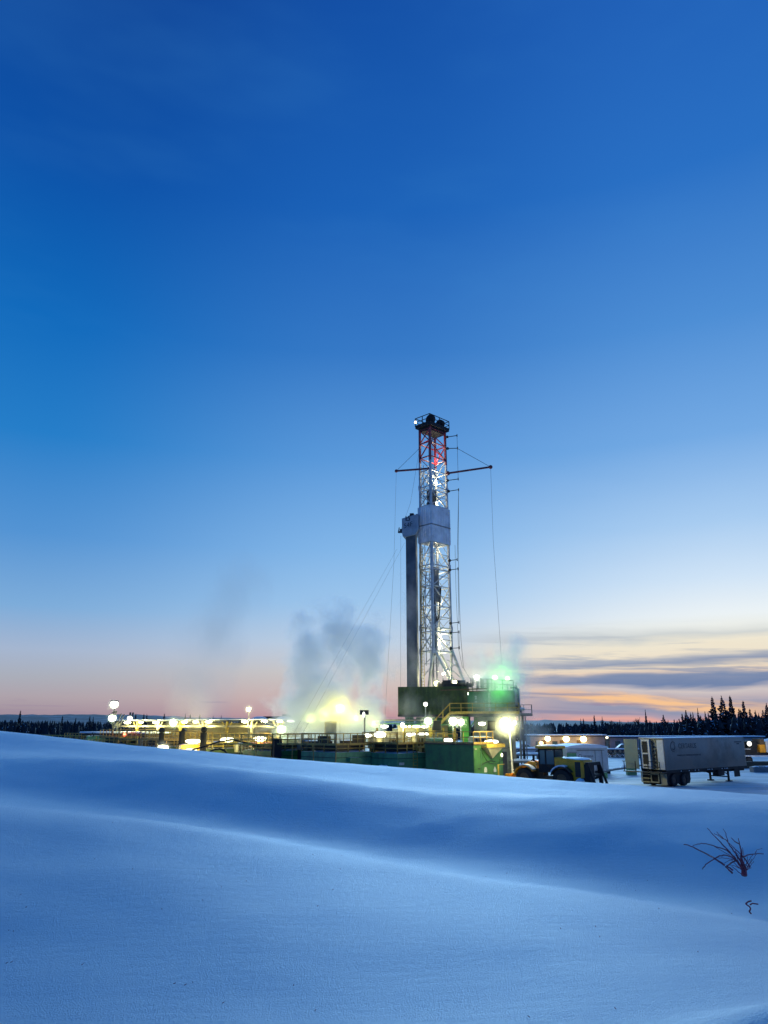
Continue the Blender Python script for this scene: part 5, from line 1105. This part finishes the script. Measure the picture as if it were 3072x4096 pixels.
mb = MB(); mb.prism([(3.5, 1.05), (3.6, 1.05), (3.55, 1.3)], -.008, -.003); mb.box(3.7, -.008, 1.05, 3.95, -.003, 1.13); mb.box(3.7, -.008, 1.131, 3.76, -.003, 1.25); mb.build('mark', M['letter'], ct)

# ================================================================== camp buildings
def camp(label, u0, u1, v, Y, dz, lamps):
    z = zrow(v, Y); x0, x1 = xcol(u0, Y, z), xcol(u1, Y, z); t = thing('camp_trailer', label, 'building', (x0, Y, 0), 0, 'camp buildings'); L = x1-x0
    mb = MB(); mb.box(0, 0, .5, L, 4, z-.25); mb.build('wall', M['cab'], t)
    mb = MB(); mb.box(-.3, -.4, z-.248, L+.3, 4.3, z-.06); mb.build('roof', M['camproof'], t); mb = MB(); mb.box(-.3, -.42, z-.058, L+.3, 4.3, z+.14); mb.build('roof_snow', M['snowcap'], t, bevel=.08)
    mb = MB(); mb.box(0, .05, 0, L, 3.9, .498); mb.build('skirting', M['dark'], t)
    for x in lamps:
        mb = MB(); mb.box(x-.9, -.03, .55, x-.1, -.002, 2.5); dr = mb.build('door', M['brown'], t)
    k = 0; x = 1.5
    while x < L-2:
        if all(abs(x-q) > 1.5 for q in lamps):
            mb = MB(); mb.box(x-.5, -.04, 1.5, x+.5, -.003, 2.3); wn = mb.build('window', M['dark'], t); mb = MB(); mb.box(x-.44, -.055, 1.56, x+.44, -.041, 2.24); mb.build('pane', M['glass'], wn)
        x += 3.2
    return t, z, x0
c1_, zc1, xc1 = camp('long pale camp building with three amber wall lamps', 530, 605, 735.2, 150, 0, [(xcol(546, 150, 3)-xcol(530, 150, 3)), (xcol(566-2, 150, 3)-xcol(530, 150, 3)), (xcol(583-2, 150, 3)-xcol(530, 150, 3))])
c2_, zc2, xc2 = camp('long camp building with snow roof running behind the grey trailer', 609.5, 763, 736.6, 150, 0, [3.5])
WL = 'amber wall lamps of the camp'
for u, v, r, lab in [(547.7, 738.6, .55, 'left amber wall lamp on the camp building'), (566.2, 738.9, .62, 'middle amber wall lamp on the camp building'), (583.4, 739.0, .62, 'right amber wall lamp on the camp building'), (541.3, 743, .35, 'small amber lamp low left of the wall lamps'), (585.3, 745.8, .35, 'small amber lamp at the nose of the first pickup')]:
    p = wp(u, v, 149.2); t = thing('wall_lamp', lab, 'lamp', p, 0, WL); bulb(t, (0, 0, 0), r, .25, r*.9, 'lensO', 420 if r > .5 else 150, (1, .62, .22), off=(0, -.8, -.5)); mb = MB(); mb.box(-.12, .2, -.1, .12, .75, .1); mb.build('bracket', M['dark'], t)
st = thing('stair_tower', 'ladder-like steel stair with a lamp between the two camp buildings', 'stair', (xcol(607.2, 148, 2), 148, 0)); mb = MB(); mb.bar((-.35, 0, 0), (-.35, 0, 2.9), .1); mb.bar((.35, 0, 0), (.35, 0, 2.9), .1); mb.build('side_rail', M['dark'], st); mb = MB()
for k in range(7): mb.box(-.34, -.2, .3+.38*k, .34, .2, .38+.38*k)
mb.build('tread', M['pale'], st); mb = MB(); mb.ball((0, -.1, 3.0), .25, .2, .2); mb.build('lamp', M['lensY'], st, smooth=True)
def pickup(label, u, v, Y, rot, m):
    t = thing('pickup_truck', label, 'pickup', (xcol(u, Y, 1), Y, 0), rot, 'pickups parked by the camp')
    mb = MB(); mb.prism([(-2.8, .45), (-2.8, 1.15), (-.9, 1.18), (-.9, 1.2), (.95, 1.2), (2.5, 1.12), (2.75, 1.0), (2.8, .5)], -.98, .98); mb.build('body', M[m], t, bevel=.06)
    mb = MB(); mb.prism([(-1.0, 1.201), (-.75, 1.85), (.25, 1.88), (1.05, 1.201)], -.85, .85); cb = mb.build('cab', M['snowcap' if m == 'bluegrey' else m], t, bevel=.06)
    for ya in (-.87, .852): mb = MB(); mb.prism([(-.8, 1.28), (-.65, 1.75), (.15, 1.78), (.8, 1.28)], ya, ya+.018); mb.build('window', M['glass'], cb)
    for x in (-1.75, 1.8):
        for y in (-.85, .85): wheel(t, x, y, .4, .28, 'black', 'grey')
    for y in (-.65, .65): mb = MB(); mb.box(2.76, y-.16, .78, 2.83, y+.16, .95); mb.build('headlight', M['white'], t)
    mb = MB(); mb.mound(-.8, -.8, .3, .8, 1.88, .14, 6); mb.build('roof_snow', M['snowcap'], t, smooth=True); return t
pickup('dark dull pickup with reddish nose parked under the amber lamps', 573.5, 746, 146, R(8), 'bluegrey'); pickup('snow-covered pickup with copper tail in front of the second camp building', 622, 746, 143, R(176), 'copper')
pickup('pale snowy pickup at the left end of the camp', 526, 746, 146, R(10), 'white')
# snowy skids left of the loader
for k, (u, v, Y, wd, lab) in enumerate([(527, 748.5, 108, 4.5, 'farther snowy pipe rack left of the loader cab'), (530, 754, 98, 4.5, 'middle snowy pipe rack left of the loader cab'), (529, 760.5, 88, 4.0, 'nearest snowy pipe rack left of the loader cab')]):
    p = wp(u, v, Y); t = thing('pipe_rack', lab, 'pipe rack', (p.x, p.y, 0), .15*k, 'snowy pipe racks'); mb = MB()
    for q in range(4): mb.tube((-wd/2, .3*q, p.z-.12), (wd/2, .3*q, p.z-.12), .12, n=8)
    mb.build('pipe', M['grey'], t); mb = MB()
    for x in (-wd*.35, wd*.35): mb.box(x-.1, -.2, 0, x+.1, 1.1, p.z-.25)
    mb.build('stand', M['dark'], t); mb = MB(); mb.mound(-wd/2, -.2, wd/2, 1.1, p.z-.03, .22); mb.build('snow_cap', M['snowcap'], t, smooth=True)
# lattice boom on the ground
lb = thing('lattice_boom', 'long snow-topped lattice boom lying on the ground behind the trailer door', 'lattice boom', wp(608.5, 756.4, 132), R(-3)); lb.location.z = 0.0; LB = 13; HB = 1.25
for y in (0, 1.1):
    for z in (.1, HB): mb = MB(); mb.bar((0, y, z), (LB, y, z), .13); mb.build('chord', M['dark'], lb)
mb = MB(); n = 16
for k in range(n):
    x0_, x1_ = LB*k/n, LB*(k+1)/n
    for y in (0, 1.1): mb.bar((x0_, y, .1), (x1_, y, HB), .1); mb.bar((x0_, y, HB), (x1_, y, .1), .1)
mb.build('lacing', M['dark'], lb); mb = MB(); mb.box(0, -.1, HB+.07, LB, 1.2, HB+.26); mb.build('snow_cap', M['snowcap'], lb, bevel=.06)
# long pole on low stand between loader and trailer
tp = thing('ground_pipe', 'long dark pipe on low blocks between the loader and the trailer steps', 'pipe', wp(602, 772.5, 82)); p1 = wp(640, 766.5, 88)-tp.location; mb = MB(); mb.tube((0, 0, .1), p1+Vector((0, 0, .1)), .11, n=8); mb.build('pipe', M['grey'], tp)
mb = MB(); zz = tp.location.z; c = p1*.75; mb.box(c.x-.5, c.y-.3, -zz-.02, c.x+.5, c.y+.3, c.z-.02); mb.box(.2, -.2, -zz-.02, .5, .2, 0); mb.build('block', M['teal'], tp); 
mb = MB(); mb.mound(c.x-.9, c.y+.4, c.x+.9, c.y+1.4, c.z-.1, .45, 6); mb.build('snow_cap', M['snowcap'], tp, smooth=True)
# truck cut by the right edge
tk = thing('oilfield_truck', 'dark winch truck with yellow cab part cut by the right edge', 'truck', (xcol(728, 112, 2), 112, 0), R(2))
mb = MB(); mb.box(.4, 0, 1.15, 7.2, 2.5, 1.45); mb.box(7.2, 0, 1.2, 14, 2.5, 1.5); mb.build('bed', M['black'], tk); mb = MB(); mb.box(.6, .05, 1.45+.002, 4.2, 2.4, 2.1); mb.box(1.4, .3, 2.102, 2.7, 2.2, 2.9); mb.box(3.0, .2, 2.102, 4.4, 2.2, 3.0); mb.tube((2.0, .2, 2.5), (2.0, 2.3, 2.5), .6, .6, 16); mb.tube((4.0, .3, 2.6), (4.0, 2.3, 2.6), .55, .55, 14); mb.build('winch', M['black'], tk)
mb = MB(); mb.box(4.62, -.1, 1.505, 5.45, 2.3, 2.6); mb.build('cab', M['yellow'], tk, bevel=.06); mb = MB(); mb.box(4.75, -.05, 2.602, 5.4, 2.2, 3.35); mb.build('frame', M['brown'], tk)
mb = MB(); mb.box(5.55, -.2, 1.505, 12, 2.4, 3.0); mb.build('white_body', M['white'], tk, bevel=.1); mb = MB(); mb.mound(5.5, -.2, 12, 2.4, 3.0, .5); mb.build('snow_cap', M['snowcap'], tk, smooth=True); mb = MB(); mb.ball((3.1, -.2, 2.72), .32, .15, .32); mb.build('headlight', M['lensW'], tk, smooth=True)
mb = MB(); mb.box(.4, -.04, .95, 14, .04, 1.1); mb.box(1.3, -.02, 1.95, 3.3, .03, 2.02); mb.build('trim', M['white'], tk)
for x in (1.6, 3.0, 8.5, 10): wheel(tk, x, .3, .5, .4, 'black', 'dark'); wheel(tk, x, 2.2, .5, .4, 'black', 'dark')
mb = MB(); mb.bar((.6, -.4, .0), (.2, -.3, 1.0), .1); mb.bar((1.5, -.4, .0), (1.1, -.3, 1.0), .1); mb.build('outrigger', M['black'], tk)
light('lamp_or_fill', (xcol(752, 111, 2.5), 109.5, 3.0), 60, LWH)
light('lamp_or_fill', (xcol(766, 110, 2.5), 108, 4.0), 200, LWH)
for k, (u, v, Y, L, lab) in enumerate([(758, 762.3, 100, 5, 'farther dark beam lying in the snow at the right edge'), (764, 767, 92, 3, 'nearer timber mat lying in the snow at the right edge')]):
    p = wp(u, v, Y); mb = MB(); mb.box(-L/2, -.5, -p.z-.1, L/2, .5, .0); mb.mound(-L/2, -.5, L/2, .5, .002, .15, 6); tag(mb.build('timber_mat', M['brown'] if k == 0 else M['grey'], loc=(p.x, p.y, p.z)), lab, 'timber', 'timbers at the right edge')
# ================================================================== steam, smoke and added lamp halos
def volume_mat(name, blobs, dens, col, nscale, namp, gain, bias, seed=0.0, zs=0.7, aniso=0.15, detail=4.0):
    """blobs in local metres: (cx,cy,cz,rx,ry,rz)"""
    m = bpy.data.materials.new(name); m.use_nodes = True; t = m.node_tree; t.nodes.clear(); N = NT(t)
    out = t.nodes.new('ShaderNodeOutputMaterial'); pv = N.n('ShaderNodeVolumePrincipled', i_Color=(*col, 1), i_Anisotropy=aniso)
    c = N.n('ShaderNodeTexCoord').outputs['Object']
    mp = N.n('ShaderNodeMapping', i_Vector=c, i_Location=(seed, seed*1.7, seed*.3), i_Scale=(1, 1, zs))
    nz = N.n('ShaderNodeTexNoise', i_Vector=mp.outputs[0], i_Scale=nscale, i_Detail=detail, i_Roughness=0.55, i_Distortion=0.3).outputs[0]
    f = None
    for (cx, cyy, cz, rx, ry, rz) in blobs:
        q = N.n('ShaderNodeMapping', vector_type='TEXTURE', i_Vector=c, i_Location=(cx, cyy, cz), i_Scale=(rx, ry, rz))
        l = N.n('ShaderNodeVectorMath', operation='LENGTH', i_0=q.outputs[0]).outputs['Value']
        g = N.m('SUBTRACT', 1.0, l); f = g if f is None else N.m('MAXIMUM', f, g)
    v = N.m('ADD', f, N.m('MULTIPLY', N.m('SUBTRACT', nz, 0.5), namp))
    d = N.m('MULTIPLY', N.m('MULTIPLY', N.m('SUBTRACT', v, bias), gain, clamp=True), dens)
    d = N.m('MULTIPLY', d, N.mr(f, -0.25, 0.05))
    N.link(d, pv.inputs['Density']); N.link(pv.outputs[0], out.inputs['Volume'])
    return m
def plume(name, label, origin, blobs, **kw):
    m = volume_mat(name+'_vapour', blobs, **kw); pad = 1.25
    lo = [min(b[i]-b[i+3]*pad for b in blobs) for i in range(3)]; hi = [max(b[i]+b[i+3]*pad for b in blobs) for i in range(3)]
    o = MB().box(*lo, *hi).build(name, m, loc=origin); return tag(o, label, None, None, 'stuff')
def pxl(u, v, Y, O): p = wp(u, v, Y)-O; return (p.x, p.y, p.z)
def blob(u, v, Y, du, dv, dy, O):
    p = wp(u, v, Y)-Vector(O); s = Y*CT/F; return (p.x, p.y, p.z, du*s, dy, dv*s*1.05)
O1 = Vector((xcol(338, 91, 5), 91.5, 5))
plume('steam', 'billowing steam cloud over the mud tanks lit yellow from inside', O1, [blob(336, 716, 91.5, 78, 46, 3.8, O1), blob(312, 672, 91.5, 34, 66, 3.2, O1), blob(364, 664, 91.5, 36, 66, 3.2, O1), blob(345, 640, 92, 44, 42, 3.0, O1), blob(300, 705, 91.5, 30, 40, 3.0, O1)],
      dens=0.75, col=(.99, .995, .985), nscale=.30, namp=3.0, gain=1.3, bias=.10, seed=3.0, detail=6.0, zs=1.0)
for u_, v_, pw_ in ((311, 719, 90), (325, 714, 90), (356, 718, 150), (374, 723, 150)):
    light('steam_fill_light', wp(u_, v_, 90.2), pw_, (.92, 1.0, .28), None, .3)  # added lights that make the steam glow, no fixtures
O2 = Vector((xcol(210, 108, 8), 108, 8))
plume('smoke', 'thin faint smoke drifting up behind the left shelter', O2, [blob(196, 690, 108, 40, 40, 2.5, O2), blob(212, 640, 108, 40, 44, 2.5, O2), blob(240, 590, 109, 34, 40, 2.5, O2)],
      dens=0.13, col=(.74, .72, .70), nscale=.2, namp=1.8, gain=1.0, bias=-.08, seed=8.0, zs=.55)
O3 = Vector((xcol(503, 89, 9), 88.6, 9))
plume('green_steam', 'steam above the right end of the rig floor lit green by a lamp', O3, [blob(498, 684, 88.4, 40, 36, 1.9, O3), blob(505, 662, 88.8, 17, 24, 1.4, O3), blob(494, 702, 87.4, 26, 18, 1.3, O3), blob(516, 650, 89, 18, 18, 1.2, O3)],
      dens=0.85, col=(.96, .98, .95), nscale=.5, namp=1.7, gain=1.0, bias=.10, seed=5.0)
light('green_fill_light', wp(502, 674, 88.3), 190, (.10, 1.0, .06), None, .6)  # added green lights inside the steam, no lamp fixture
light('green_fill_light', wp(499, 691, 86.9), 90, (.10, 1.0, .06), None, .5)
O4 = Vector((xcol(412, 89, 7), 88.8, 7))
plume('steam_wisp', 'grey wisps of steam curling in front of the left rig floor wall', O4, [blob(412, 706, 88.9, 20, 26, 1.0, O4), blob(419, 722, 88.6, 22, 16, 1.0, O4), blob(412, 670, 89.3, 15, 38, .9, O4), blob(408, 610, 90, 16, 60, 1.0, O4), blob(440, 702, 88.9, 18, 16, .7, O4)],
      dens=0.4, col=(.96, .97, .96), nscale=.45, namp=2.2, gain=1.0, bias=.25, seed=11.0)
O5 = Vector((xcol(495, 84, 5), 85.6, 5))
plume('ground_steam', 'pale steam drifting before the cladding under the rig floor', O5, [blob(494, 722, 85.6, 34, 18, 1.4, O5), blob(526, 730, 86.5, 26, 22, 1.6, O5), blob(480, 708, 87, 20, 16, 1.0, O5)],
      dens=0.26, col=(.96, .97, .96), nscale=.4, namp=1.9, gain=1.0, bias=.15, seed=14.0)
# added fog spheres imitating glare round the strongest lamps
fogm = bpy.data.materials.new('glow_halo'); fogm.use_nodes = True; t = fogm.node_tree; t.nodes.clear(); N = NT(t)
out = t.nodes.new('ShaderNodeOutputMaterial'); pv = N.n('ShaderNodeVolumePrincipled', i_Color=(.9, .93, .9, 1)); c = N.n('ShaderNodeTexCoord').outputs['Object']
l = N.n('ShaderNodeVectorMath', operation='LENGTH', i_0=c).outputs['Value']; g = N.m('SUBTRACT', 1.0, l, clamp=True)
N.link(N.m('MULTIPLY', N.m('MULTIPLY', g, g), .6), pv.inputs['Density']); N.link(pv.outputs[0], out.inputs['Volume'])
fog0 = None
for (u, v, Y, r, p, cl) in [(506.9, 723.6, 73.2, 1.9, 260, (1, .95, .5)), (112.7, 704.5, 111.6, 1.1, 40, (.6, 1, .5)), (112.2, 718, 111.6, 1.0, 35, (.5, 1, .45)), (173.6, 722.3, 111.2, 1.3, 60, (.5, 1, .45)), (281.5, 729.4, 89.2, 1.6, 150, (.4, 1, .25)),
        (340.2, 707.8, 90.9, 2.6, 500, (1, .84, .08)), (428, 721, 85.6, 1.2, 70, (.45, 1, .3)), (453, 721, 84, 1.1, 60, (.8, 1, .4)), (461, 722, 84.5, 1.0, 30, (.8, 1, .4)), (436.8, 683.3, 90.2, 1.1, 60, (1, .95, .5)), (476.6, 677.2, 89.2, .9, 40, (.9, 1, .8)), (163.2, 748, 95.5, 1.3, 80, (1, 1, .85)), (248.8, 709, 102.6, .9, 30, (1, .95, .6))]:
    p_ = wp(u, v, Y)
    if fog0 is None: fog0 = MB().ball((0, 0, 0), 1.0, nu=16, nv=10).build('glow_halo', fogm); o = fog0
    else: o = fog0.copy(); COL.objects.link(o)
    o.location = p_; o.scale = (r, r, r); tag(o, 'added round halo imitating the glare around a strong lamp', None, None, 'stuff')
    light('halo_light', p_+Vector((0, -.8 if r >= 1 else -.45, 0)), p*.3, cl, None, .1)  # added light that makes the halo sphere glow
